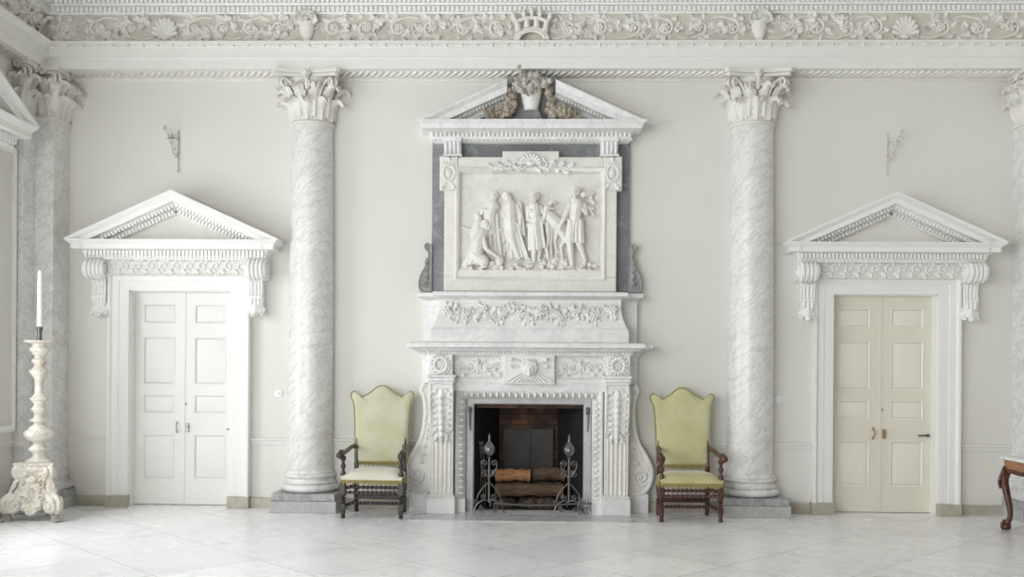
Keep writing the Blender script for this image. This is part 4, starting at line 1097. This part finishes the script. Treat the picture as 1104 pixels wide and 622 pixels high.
# ------------------------------------------------------------------ hearth furniture
def andiron(x, label):
    t = thing('andiron', label, 'andiron', (x, -.23, 0), 0, 'pair of hearth andirons')
    m = MB()
    m.tube(smooth_path([(0, 0, .12), (0, 0, .30), (0, 0, .60)], 6), .013, 10)
    for z, r in ((.36, .022), (.53, .020), (.59, .026), (.61, .02)): m.ell((0, 0, z), (r, r, .010), None, 12, 6)
    m.build('post', 'iron', t)
    m = MB(); m.lathe([(.012, .60), (.022, .615), (.05, .64), (.058, .67), (.05, .70), (.03, .73), (.014, .76), (.010, .78), (.016, .795), (.010, .81), (.003, .84)], seg=20)
    for k in range(10):
        a = 2 * PI * k / 10; m.tube([(.024 * cos(a), .024 * sin(a), .616), (.054 * cos(a + .3), .054 * sin(a + .3), .65), (.055 * cos(a + .6), .055 * sin(a + .6), .69), (.02 * cos(a + .9), .02 * sin(a + .9), .75)], .006, 5)
    m.build('finial', 'steel', t)
    for s in (-1, 1):
        m = MB()
        m.tube(smooth_path([(0, 0, .37), (s * .03, 0, .40), (s * .075, 0, .47), (s * .085, 0, .52)], 5), .007, 6)
        m.spiral(s * .052, 0, .525, .034, 1.4, 0 if s > 0 else PI, s, .007, .8)
        m.spiral(s * .058, 0, .415, .034, 1.5, PI / 2, s, .007, .8); m.tube([(s * .058, 0, .449), (0, 0, .45)], .007, 6)
        m.build('scroll', 'iron', t)
        m = MB(); m.tube(smooth_path([(0, 0, .33), (s * .05, -.01, .28), (s * .11, -.02, .20), (s * .125, -.02, .13), (s * .105, -.02, .10)], 5), .008, 6)
        m.tube(smooth_path([(0, 0, .13), (s * .05, -.02, .14), (s * .12, -.03, .10), (s * .155, -.03, .03), (s * .17, -.03, .008)], 5), .009, 6)
        m.spiral(s * .05, -.02, .175, .03, 1.4, -PI / 2, s, .007, .8); m.spiral(s * .135, -.03, .125, .022, 1.2, -PI / 2, s, .006, .8); m.spiral(s * .07, -.025, .05, .035, 1.4, PI / 2, -s, .007, .8)
        m.build('foot', 'iron', t)
    m = MB(); m.bbox(-.012, .012, 0, .45, .11, .135, .003); m.box(-.012, .012, .42, .445, .012, .12); m.build('log_bar', 'iron', t)
    return t
andiron(-.415, 'scrolled iron andiron with onion finial beside the leaning fire tools')
andiron(.425, 'scrolled iron andiron with onion finial farther from the fire tools')
m = MB(); m.tube(smooth_path([(-.36, -.29, .112), (-.1, -.30, .100), (.2, -.30, .100), (.45, -.29, .112), (.66, -.28, .118)], 8), .009, 8); t = thing('fire_bar', 'long thin iron bar laid low across the hearth opening', 'fire bar')
m.build('rail', 'steel', t); m = MB()
for k in range(4): m.tube(smooth_path([(.53 + .03 * k, -.285, .004 + .0 * k), (.52 + .03 * k, -.30, .08), (.535 + .03 * k, -.285, .14), (.525 + .03 * k, -.28, .19 - .015 * k)], 4), .007, 6)
m.tube([(.52, -.285, .06), (.64, -.285, .075)], .007, 6); m.build('end_stand', 'iron', t)
m = MB(); m.tube([(-.36, -.29, .112), (-.36, -.29, .004)], .008, 6); m.build('leg', 'iron', t)
def fire_tool(x0, x1, label, kind):
    t = thing('fire_poker' if kind == 0 else 'fire_tongs', label, 'fire tool')
    m = MB()
    if kind == 0: m.tube([(x0, .16, .012), (x1, .12, .62)], .008, 8)
    else:
        for q in (-.012, .012): m.tube(smooth_path([(x0 + q, .14, .012), (x0 + q * 2.2, .12, .2), (x1 + q, .10, .60)], 4), .006, 8)
    m.build('shaft', 'iron', t)
    m = MB(); m.tube([(x1, .12 if kind == 0 else .10, .60), (x1 - .006, .11, .70)], .011, 8); m.ell((x1 - .007, .11, .715), .020); m.build('handle', 'steel', t)
fire_tool(-.47, -.525, 'straight iron fire poker leaning against the hearth side', 0)
fire_tool(-.49, -.50, 'iron fire tongs leaning beside the poker in the hearth', 1)
def log(pts, r, mat, label, cut):
    t = thing('fire_log', label, 'log', (0, 0, 0), 0, 'logs in the hearth')
    m = MB(); P_ = smooth_path(pts, 6); rs = [r * (1 + .10 * sin(i * 1.7) + .06 * sin(i * .6)) for i in range(len(P_))]
    m.tube(P_, rs, 12, .8); m.build('bark' if mat == 'log_dark' else 'split_face', mat, t)
    a, b = V(P_[0]), V(P_[-1]); d = (b - a).normalized()
    for p, q in ((a - d * .004, a + d * .003), (b - d * .003, b + d * .004)): m = MB(); m.tube([p, q], r * .86, 12, .8); m.build('cut_end', cut, t)
log([(-.36, .20, .348), (-.15, .22, .358), (.015, .235, .348)], .068, 'log_pale', 'pale split orange log lying on top of the grate', 'log_pale')
log([(.055, .32, .352), (.22, .325, .365), (.40, .32, .357)], .075, 'log_dark', 'brown bark log lying level with the pale split log', 'log_pale')
log([(-.36, .15, .195), (0, .14, .205), (.38, .15, .195)], .07, 'log_dark', 'long dark log lying in front under the pale split log', 'log_pale')
log([(-.30, .33, .192), (0, .34, .20), (.36, .33, .192)], .072, 'log_dark', 'long dark log lying behind at the bottom of the pile', 'log_pale')
m = MB()
for k in range(60): m.ell((random.uniform(-.36, .36), random.uniform(.12, .5), .03), (random.uniform(.05, .1), random.uniform(.04, .08), random.uniform(.03, .09)), None, 8, 6)
tag(m.build('ash_heap', 'ash'), 'heap of dark ash under the logs in the hearth', 'ash', None, 'stuff')

# ------------------------------------------------------------------ armchairs
def turned(m, a, b, prof, r, seg=10):
    # turned rod from a to b, prof = list of (t, radius factor)
    a, b = V(a), V(b); m.tube([a.lerp(b, t) for t, q in prof], [max(.002, r * q) for t, q in prof], seg)
def baluster(n=1):
    base = [(0, .9), (.04, 1.0), (.05, .6), (.09, .6), (.12, 1.05), (.20, 1.15), (.30, .7), (.38, .55), (.44, .9), (.5, 1.1), (.56, .9), (.62, .55), (.70, .7), (.80, 1.15), (.88, 1.05), (.91, .6), (.95, .6), (.96, 1.0), (1, .9)]
    return base
def bobbin(n):
    out = []
    for k in range(n):
        for t, q in ((.0, .5), (.2, .85), (.5, 1.05), (.8, .85)): out.append(((k + t) / n, q))
    return out + [(1, .5)]
def armchair(loc, rz, label, wood_, vel, seatm):
    t = thing('armchair', label, 'armchair', loc, rz, 'high-backed armchairs by the fireplace')
    # local: front = -y; seat depth .46
    FX, BX, FY, BY = .295, .255, -.24, .22
    for s in (-1, 1):
        m = MB(); x = s * FX
        m.ell((x, FY, .02), (.026, .026, .022), None, 10, 6); turned(m, (x, FY, .03), (x, FY, .10), [(0, .7), (.5, 1.1), (1, .8)], .024)
        m.bbox(x - .026, x + .026, FY - .026, FY + .026, .09, .15, .004)
        turned(m, (x, FY, .15), (x, FY, .25), baluster(), .026); m.bbox(x - .027, x + .027, FY - .027, FY + .027, .24, .40, .004)
        turned(m, (x, FY, .40), (x, FY, .655), baluster(), .026)
        m.build('leg', wood_, t)
        m = MB(); x = s * BX
        m.bbox(x - .022, x + .022, BY - .024, BY + .024, .09, .16, .004); m.bbox(x - .022, x + .022, BY - .024, BY + .024, .25, .52, .004)
        m.add([], [])
        turned(m, (x, BY, .15), (x, BY, .26), baluster(), .024)
        m.tube([(x, BY + .03, .0), (x, BY + .01, .05), (x, BY, .10)], [.022, .023, .024], 8)
        m.build('leg', wood_, t)
        m = MB()   # arm: rises a little at the back, scrolls over in front
        p = smooth_path([(s * .262, BY - .0, .690), (s * .275, .10, .70), (s * .292, -.05, .675), (s * .302, -.18, .66), (s * .308, -.26, .672), (s * .310, -.30, .658)], 6)
        m.tube(p, [.020 + .008 * (i / (len(p) - 1)) for i in range(len(p))], 10)
        m.ell((s * .310, -.305, .640), (.034, .04, .038), None, 14, 8)
        for q in (-1, 1):
            for k in range(1): m.ell((s * .310 + q * .03, -.305, .640), (.010, .026, .026), None, 12, 6)
        m.ell((s * .265, .15, .700), (.026, .05, .028), None, 12, 8)
        m.build('arm', wood_, t)
        m = MB(); turned(m, (s * FX, FY, .115), (s * BX, BY, .115), bobbin(9), .019); m.build('stretcher', wood_, t)
        m = MB(); turned(m, (s * FX, FY, .29), (s * BX, BY, .29), bobbin(9), .016); m.build('stretcher', wood_, t)
    for z, y, hx in ((.315, FY, FX), (.262, FY, FX), (.125, -.02, .27)):
        m = MB(); turned(m, (-hx, y, z), (hx, y, z), bobbin(13), .019); m.build('stretcher', wood_, t)
    m = MB(); m.bbox(-BX, BX, BY - .015, BY + .015, .14, .185, .004); m.build('stretcher', wood_, t)
    # seat
    m = MB()
    hx0, hx1 = .305, .262
    m.prism_z([(-hx0, FY - .025), (hx0, FY - .025), (hx1, BY), (-hx1, BY)], .365, .40)
    m.build('seat_frame', wood_, t)
    m = MB(); N = 12; vs = []
    for j in range(N + 1):
        v = j / N; y = FY - .035 + (BY - .0 - FY + .035) * v; hx = hx0 + .008 + (hx1 - hx0) * v
        for i in range(N + 1):
            u = 2 * i / N - 1; e = (1 - abs(u) ** 6) * (1 - abs(2 * v - 1) ** 6); vs.append((u * hx, y, .425 + .05 * e ** .5 + .012 * (1 - u * u)))
    fs = [(j * (N + 1) + i, j * (N + 1) + i + 1, (j + 1) * (N + 1) + i + 1, (j + 1) * (N + 1) + i) for j in range(N) for i in range(N)]
    rim = [i for i in range(N)] + [j * (N + 1) + N for j in range(N)] + [N * (N + 1) + i for i in range(N, 0, -1)] + [j * (N + 1) for j in range(N, 0, -1)]
    o = len(vs); vs += [(vs[i][0], vs[i][1], .375) for i in rim]; K = len(rim)
    fs += [(rim[k], o + k, o + (k + 1) % K, rim[(k + 1) % K]) for k in range(K)] + [list(range(o, o + K))]
    m.add(vs, fs); st = m.build('seat', seatm, t, 60)
    m = MB()
    for i in range(44):
        x = -hx0 + 2 * hx0 * i / 43; m.tube([(x, FY - .038, .392), (x + random.uniform(-.006, .006), FY - .043, .352 - .008 * (i % 3))], [.0075, .004], 5)
    m.build('fringe', 'fringe', st)
    for s in (-1, 1):
        m = MB()
        for i in range(30):
            v = i / 29; x = s * (hx0 + .012 + (hx1 - hx0) * v); y = FY + (BY - FY) * v; m.tube([(x, y, .392), (x + s * .005, y, .354 - .008 * (i % 3))], [.0075, .004], 5)
        m.build('fringe', 'fringe', st)
    # tall padded back with cupid's-bow top, leaning back a little
    half = [(0, 1.335), (.035, 1.330), (.075, 1.305), (.12, 1.265), (.17, 1.235), (.215, 1.215), (.25, 1.22), (.272, 1.25), (.300, 1.272), (.328, 1.262), (.338, 1.235), (.330, 1.20), (.308, 1.15), (.293, 1.05), (.285, .90), (.280, .70), (.278, .52)]
    pr = [V((a, 0, b)) for a, b in half]
    pr = smooth_path(pr, 3); poly = [(p.x, p.z) for p in pr] + [(-p.x, p.z) for p in pr[::-1][:-1]]
    cx, cz = 0, .93; th = .10
    def inset(k): return [(p[0] * (1 - k / .29), cz + (p[1] - cz) * (1 - k / .40)) for p in poly]
    rings = [(inset(0), .0), (inset(0), -.03), (inset(.012), -.045), (inset(.05), -.056), (inset(.12), -.062), (inset(.20), -.064)]
    n = len(poly); vs = []
    def tilt(x, y, z): return (x, BY + .045 + y + (z - .5) * .10, z)
    for ring, y in rings: vs += [tilt(p[0], y, p[1]) for p in ring]
    fs = [list(range(n - 1, -1, -1))]
    for k in range(len(rings) - 1): fs += [(k * n + i, k * n + (i + 1) % n, (k + 1) * n + (i + 1) % n, (k + 1) * n + i) for i in range(n)]
    fs.append(list(range((len(rings) - 1) * n, len(rings) * n)))
    m = MB(); m.add(vs, fs); b = m.build('backrest', vel, t, 50)
    m = MB(); q = len(pr); edge = [tilt(p[0], -.035, p[1]) for p in (poly[q:][::-1] + poly[:q])]
    m.tube(edge, .0085, 6); m.build('piping', 'velvet_edge', b)
    m = MB()
    for i in range(40):
        x = -.275 + .55 * i / 39; a = tilt(x, -.045, .535); c = tilt(x + random.uniform(-.006, .006), -.05, .498 - .008 * (i % 3)); m.tube([a, c], [.0075, .004], 5)
    m.build('fringe', 'fringe', b)
    for s in (-1, 1):
        m = MB(); m.tube([(s * BX, BY, .50), (s * BX, BY + .045, .80), (s * BX, BY + .085, 1.10)], .019, 8); m.build('back_post', wood_, t)
    m = MB(); m.bbox(-BX, BX, BY + .01, BY + .045, .50, .545, .004); m.build('back_rail', wood_, t)
armchair((-1.572, -.47, 0), math.radians(-2), 'high-backed armchair in pale green with near-black wood and whitish seat', 'ebony', 'velvet_pale', 'seat_pale')
armchair((1.622, -.48, 0), math.radians(1), 'high-backed armchair in deeper olive green with reddish brown wood', 'walnut', 'velvet', 'seat')

# ------------------------------------------------------------------ candlestick
t = thing('altar_candlestick', 'tall white carved candlestick with worn gilding on a scrolled three-footed base', 'candlestick', (-4.845, -1.0, 0))
m = MB()
m.lathe([(.09, .56), (.12, .575), (.10, .595), (.07, .61), (.055, .64), (.06, .66), (.095, .69), (.095, .70), (.06, .735), (.05, .76), (.07, .775), (.115, .80), (.138, .84), (.135, .87), (.09, .90), (.09, .915), (.055, .935), (.045, .95), (.085, .975), (.085, .985), (.05, 1.01),
         (.042, 1.04), (.06, 1.07), (.078, 1.09), (.06, 1.105), (.045, 1.13), (.05, 1.15), (.088, 1.19), (.088, 1.20), (.055, 1.225), (.042, 1.25), (.038, 1.31), (.045, 1.38), (.055, 1.40), (.088, 1.46), (.088, 1.475), (.055, 1.505), (.042, 1.525), (.072, 1.56), (.072, 1.575), (.042, 1.60), (.045, 1.615), (.088, 1.665), (.088, 1.69), (.06, 1.72), (.07, 1.735)], seg=28)
for k in range(12):
    a = 2 * PI * k / 12; d = V((cos(a), sin(a), 0)); m.leaf(d * .046 + V((0, 0, 1.39)), d * .4 + Z_, d, .09, .035, .6, 2, 7, 4, .005)
m.build('stem', 'candle_paint', t)
m = MB(); m.lathe([(.06, 1.735), (.10, 1.742), (.14, 1.755), (.145, 1.762), (.14, 1.768), (.05, 1.764)], seg=32); m.build('drip_pan', 'candle_paint', t)
m = MB(); m.lathe([(.034, 1.764), (.03, 1.775), (.022, 1.80), (.022, 1.86), (.030, 1.875), (.030, 1.90), (.02, 1.905)], seg=18); m.build('socket', 'iron', t)
b = MB()
def tri(r, z, rnd=.25, off=PI / 2):
    r *= .82
    out = []
    for k in range(24):
        a = 2 * PI * k / 24; q = math.pi / 3; w = ((a - off + q) % (2 * q)) - q
        rr_ = r * (.62 / max(cos(w - (q if w > 0 else -q)), .5)); rr_ = r * (1 - rnd) * .62 / max(cos(abs(w) - q), .5) + r * rnd * .8
        out.append((rr_ * cos(a), rr_ * sin(a), z))
    return out
rings = [(.16, .10), (.22, .14), (.25, .22), (.22, .32), (.185, .40), (.18, .46), (.215, .49), (.23, .51), (.22, .53), (.25, .545), (.25, .565), (.14, .575)]
vs = []; fs = []
for r, z in rings: vs += tri(r, z)
for k in range(len(rings) - 1): fs += [(k * 24 + i, k * 24 + (i + 1) % 24, k * 24 + 24 + (i + 1) % 24, k * 24 + 24 + i) for i in range(24)]
fs += [list(range(23, -1, -1)), list(range(24 * (len(rings) - 1), 24 * len(rings)))]
b.add(vs, fs); pb = b.build('pedestal', 'candle_paint', t, 50)
for k in range(3):
    a = PI / 2 + k * 2 * PI / 3 if False else PI / 2 + k * 2 * PI / 3
    Rm = Matrix.Rotation(a, 4, 'Z')      # local x = outwards
    m = MB(); m.M = Rm
    def sp(cx, cz, r, turns, a0, sg, rad):
        for q in (-1, 1):
            pts = []
            n = int(turns * 14)
            for i in range(n + 1):
                u = i / n; an = a0 + sg * 2 * PI * turns * u; rq = r * (1 - .8 * u); pts.append((cx + rq * cos(an), q * .045, cz + rq * sin(an)))
            m.tube(pts, rad, 6)
    pr = smooth_path([(.10, 0, .53), (.17, 0, .535), (.21, 0, .50), (.21, 0, .45), (.175, 0, .41), (.155, 0, .36), (.18, 0, .30), (.255, 0, .25), (.315, 0, .20), (.325, 0, .13), (.28, 0, .085), (.20, 0, .085), (.15, 0, .12), (.08, 0, .14)], 4)
    vs = [(p.x, -.05, p.z) for p in pr] + [(p.x, .05, p.z) for p in pr]; n = len(pr)
    m.add(vs, [list(range(n)), list(range(2 * n - 1, n - 1, -1))] + [(i, n + i, n + (i + 1) % n, (i + 1) % n) for i in range(n)])
    sp(.16, .475, .05, 1.5, 1.2, -1, .014); sp(.235, .165, .08, 1.7, 1.0, -1, .018)
    m.tube([(p.x + .004, 0, p.z) for p in pr[2:44]], .028, 8); m.leaf((.20, 0, .42), (.35, 0, -1), (1, 0, .2), .20, .10, -.6, 4, 10, 5, .01)
    lg = m.build('scroll_leg', 'candle_paint', t, 45)
    m = MB(); m.M = Rm
    m.lathe([(.03, .085), (.045, .075), (.035, .06), (.04, .03), (.05, .012), (.05, 0)], (.275, 0, 0), 12)
    for q in (-.035, -.012, .012, .035): m.capsule((.295, q, .03), (.335, q * 1.25, .014), .016, .013, 8)
    m.build('paw_foot', 'paw', lg)
    # cartouche on each face between the legs
    a = a + PI / 3; m = MB(); m.M = Matrix.Rotation(a + PI / 2, 4, 'Z')     # local -y outwards
    yy = -.125
    m.ell((0, yy, .30), (.085, .03, .11), None, 16, 10); m.ell((0, yy - .02, .40), (.05, .025, .04), None, 12, 8); m.rosette(0, yy - .03, .30, .04, 6, .03)
    for q in (-1, 1):
        m.spiral(q * .085, yy + .005, .36, .045, 1.3, PI / 2, q, .014); m.spiral(q * .095, yy - .01, .23, .04, 1.3, -PI / 2, -q, .014); m.leaf((q * .03, yy - .01, .21), (q * .6, -.1, -1), OUT, .12, .06, 1, 3, 8, 4, .008)
        m.leaf((q * .05, yy + .02, .44), (q * .8, -.1, .4), OUT, .11, .06, 1, 3, 8, 4, .008)
    for q in range(7): m.capsule((0, yy - .01, .17), (.075 * sin((q - 3) * .42), yy - .035, .17 - .095 * cos((q - 3) * .42)), .012, .017, 8)
    m.build('cartouche', 'candle_paint', pb)
t2 = thing('candle', 'tall white taper candle standing in the carved candlestick', 'candle', (-4.845, -1.0, 1.905))
m = MB(); m.lathe([(.026, 0), (.0255, .03), (.021, .52), (.018, .55), (.008, .56)], seg=18); m.build('wax', 'wax', t2)
m = MB(); m.tube([(0, 0, .555), (.001, 0, .57), (.004, 0, .582)], .0018, 5); m.build('wick', 'soot', t2)

# ------------------------------------------------------------------ console table at the right
t = thing('console_table', 'dark carved wood console table with pale marble top', 'table', (4.565, -2.32, 0))
W, L, H = .81, 1.38, .715
m = MB()
m.prism_z([(.0, 0), (W, 0), (W, L), (0, L)], H - .028, H - .004); m.prism_z([(.006, .006), (W, .006), (W, L - .006), (.006, L - .006)], H - .004, H); m.build('marble_top', 'marble', t)
m = MB(); m.box(.03, W - .01, .03, L - .03, H - .125, H - .028); m.box(.018, W - .01, .018, L - .018, H - .04, H - .028); ap = m.build('apron', 'apron', t)
for x0, y0, x1, y1 in ((.03, .1, .03, L - .1), (.10, L - .03, W - .1, L - .03)):
    m = MB(); a, c = V((x0, y0, H - .125)), V((x1, y1, H - .125)); n = 26
    for i in range(n):
        p = a.lerp(c, (i + .5) / n); q = abs(2 * (i + .5) / n - 1); m.ell(p - Z_ * (.012 + .02 * (1 - q) * (.6 + .4 * cos(i * 1.2))), (.022, .022, .022), None, 8, 6)
    for k in range(3):
        p = a.lerp(c, .5); o = V((-.02, 0, 0)) if x0 == x1 else V((0, .02, 0))
        m.ell(p + o * .3, (.03 + .03 * (y0 == y1), .03 + .03 * (x0 == x1), .035), None, 12, 8)
    m.build('carved_border', 'mahogany', ap)
for ix, iy, dx, dy in ((.055, .06, -1, -1), (.055, L - .06, -1, 1), (W - .07, .06, .3, -1), (W - .07, L - .06, .3, 1)):
    m = MB(); d = V((dx, dy, 0)).normalized(); o = V((ix, iy, 0))
    p = smooth_path([o + Z_ * .60, o + d * .025 + Z_ * .55, o + d * .035 + Z_ * .47, o + d * .01 + Z_ * .34, o - d * .018 + Z_ * .20, o - d * .014 + Z_ * .11, o + d * .015 + Z_ * .07], 6)
    N = len(p); m.tube(p, [.050 - .026 * min(1, (i / (N - 1)) / .75) for i in range(N)], 12)
    m.leaf(o + d * .052 + Z_ * .59, d * .28 - Z_, d, .20, .085, -.7, 5, 12, 5, .012, start=.2)
    for q in (-1, 1):
        w = V((-d.y, d.x, 0)); m.ell(o + d * .028 + w * (q * .042) + Z_ * .56, (.026, .026, .035), None, 10, 6)
    lg = m.build('leg', 'mahogany', t)
    m = MB(); m.ell(o + d * .02 + Z_ * .036, (.036, .036, .036), None, 14, 8)
    for q in (-.9, -.3, .3, .9, 3.14):
        u = V((d.x * cos(q) - d.y * sin(q), d.x * sin(q) + d.y * cos(q), 0)); m.tube(smooth_path([o + d * .012 + u * .02 + Z_ * .095, o + d * .02 + u * .036 + Z_ * .062, o + d * .02 + u * .040 + Z_ * .03, o + d * .02 + u * .030 + Z_ * .008], 4), [.013] * 5 + [.010] * 4 + [.007] * 4, 7)
    m.build('claw_foot', 'mahogany', lg)

# ------------------------------------------------------------------ wall sconces and switches
def sconce(x, z, s, mat, label):
    t = thing('wall_sconce', label, 'sconce', (x, 0, z), 0, 'scrolled metal wall sconces')
    m = MB(); m.tube([(0, -.02, -.23), (0, -.022, .0), (0, -.02, .19)], [.004, .006, .004], 8); m.ell((0, -.02, .20), .009); m.ell((0, -.02, -.235), (.008, .008, .02)); m.ell((0, -.02, .10), (.015, .014, .016)); m.ell((0, -.02, -.04), (.011, .011, .012))
    for zz in (.12, -.1): m.tube([(0, .0, zz), (0, -.02, zz)], .007, 6)
    m.build('back_rod', mat, t)
    m = MB(); m.tube(smooth_path([(0, -.02, .10), (s * .03, -.05, .12), (s * .055, -.08, .10), (s * .075, -.11, .13), (s * .105, -.14, .185)], 6), .0048, 7)
    m.tube(smooth_path([(0, -.02, -.06), (s * .045, -.06, -.05), (s * .05, -.08, .02), (s * .065, -.10, .06), (s * .07, -.10, .10)], 6), .0048, 7)
    m.spiral(s * .035, -.06, -.01, .024, 1.4, PI / 2, s, .0042, .8); m.spiral(s * .045, -.07, .06, .022, 1.3, -PI / 2, s, .0042, .8); m.spiral(s * .022, -.04, -.085, .02, 1.3, PI / 2, s, .0042, .8)
    m.build('arm', mat, t)
    m = MB(); m.M = Matrix.Translation((s * .105, -.14, .185)); m.lathe([(.006, -.005), (.022, .004), (.026, .012), (.012, .014), (.013, .045), (.009, .046)], seg=14); m.build('candle_cup', mat, t)
    m = MB()
    for k in range(5): m.leaf((s * (.03 + .015 * k), -.05 - .015 * k, .11 + .008 * k), (s * random.uniform(-1, 1), -.2, random.uniform(-1, 1)), OUT, .05, .026, .8, 2, 6, 4, .004)
    m.build('leaf', mat, t)
sconce(-3.825, 3.88, -1, 'sconce_metal', 'scrolled metal wall sconce above the doorway beside the candlestick')
sconce(3.795, 3.86, 1, 'sconce_pale', 'faint pale scrolled wall sconce above the cream doorway')
for x, z, lab in ((-2.716, 1.24, 'small round white switch near the column behind the pale green chair'), (2.667, 1.215, 'small round white switch near the cream doorway')):
    t = thing('light_switch', lab, 'switch', (x, 0, z), 0, 'round wall switches')
    m = MB(); m.M = Matrix.Rotation(PI / 2, 4, 'X'); m.lathe([(.045, 0), (.045, .008), (.040, .014), (.03, .016)], seg=28); m.build('plate', 'switch', t)
    m = MB(); m.lathe([(.012, 0), (.012, .02), (.008, .03)], (0, 0, 0), 14); o = m.build('knob', 'switch', t); o.rotation_euler = (PI / 2, 0, 0); o.location = (0, -.01, 0)

# ------------------------------------------------------------------ light and camera
WORLD, WIN, REAR, NEAR, EXPO = .17, (170, 290, 390), 360, 104, -.04
w = bpy.data.worlds.new('World'); sc.world = w; w.use_nodes = True
bg = w.node_tree.nodes['Background']; bg.inputs['Color'].default_value = (1.0, .97, .895, 1); bg.inputs['Strength'].default_value = WORLD
def area(name, loc, rot, sx, sy, power, col):
    l = bpy.data.lights.new(name, 'AREA'); l.shape = 'RECTANGLE'; l.size = sx; l.size_y = sy; l.energy = power; l.color = col
    o = bpy.data.objects.new(name, l); COL.objects.link(o); o.location = loc; o.rotation_euler = rot; return o
area('rear_fill_light', (-4.0, -14.2, 2.4), (PI / 2, 0, 0), 3.4, 3.4, REAR, (.98, .99, 1.0))  # added fill behind the camera for a left-to-right falloff; no window built there
area('daylight_near_window', (XL - .26, -2.345, 1.95), (0, -PI / 2, 0), 2.5, 1.5, NEAR, (.945, .975, 1.0))
for k, y in enumerate((-5.85, -8.95, -12.05)):
    area('daylight_window', (XL - .3, y, 3.2), (0, -PI / 2, 0), 4.6, 2.2, WIN[k], (.945, .975, 1.0))
cam = bpy.data.cameras.new('Camera'); co = bpy.data.objects.new('Camera', cam); COL.objects.link(co)
f, th, ro = 1060., math.radians(1.5), math.radians(.42)
cam.sensor_fit = 'HORIZONTAL'; cam.sensor_width = 36; cam.lens = 36 * f / 1104
cx, cy = 539.24, 397.8
cam.shift_x = (552 - cx) / 1104; cam.shift_y = (cy - 311) / 1104
co.location = (-.035, -10.6, 1.52)
fw = V((-sin(th), cos(th), 0)); rt = V((cos(th), sin(th), 0)); up = Z_
rt2 = rt * cos(ro) + up * sin(ro); up2 = up * cos(ro) - rt * sin(ro)
co.matrix_world = Matrix(((rt2.x, up2.x, -fw.x, co.location.x), (rt2.y, up2.y, -fw.y, co.location.y), (rt2.z, up2.z, -fw.z, co.location.z), (0, 0, 0, 1)))
cam.clip_start = .05
sc.camera = co
sc.view_settings.view_transform = 'Standard'; sc.view_settings.look = 'None'; sc.view_settings.gamma = 1; sc.view_settings.use_curve_mapping = False
sc.view_settings.exposure = EXPO
sc.cycles.max_bounces = 10; sc.cycles.diffuse_bounces = 6; sc.cycles.use_denoising = True
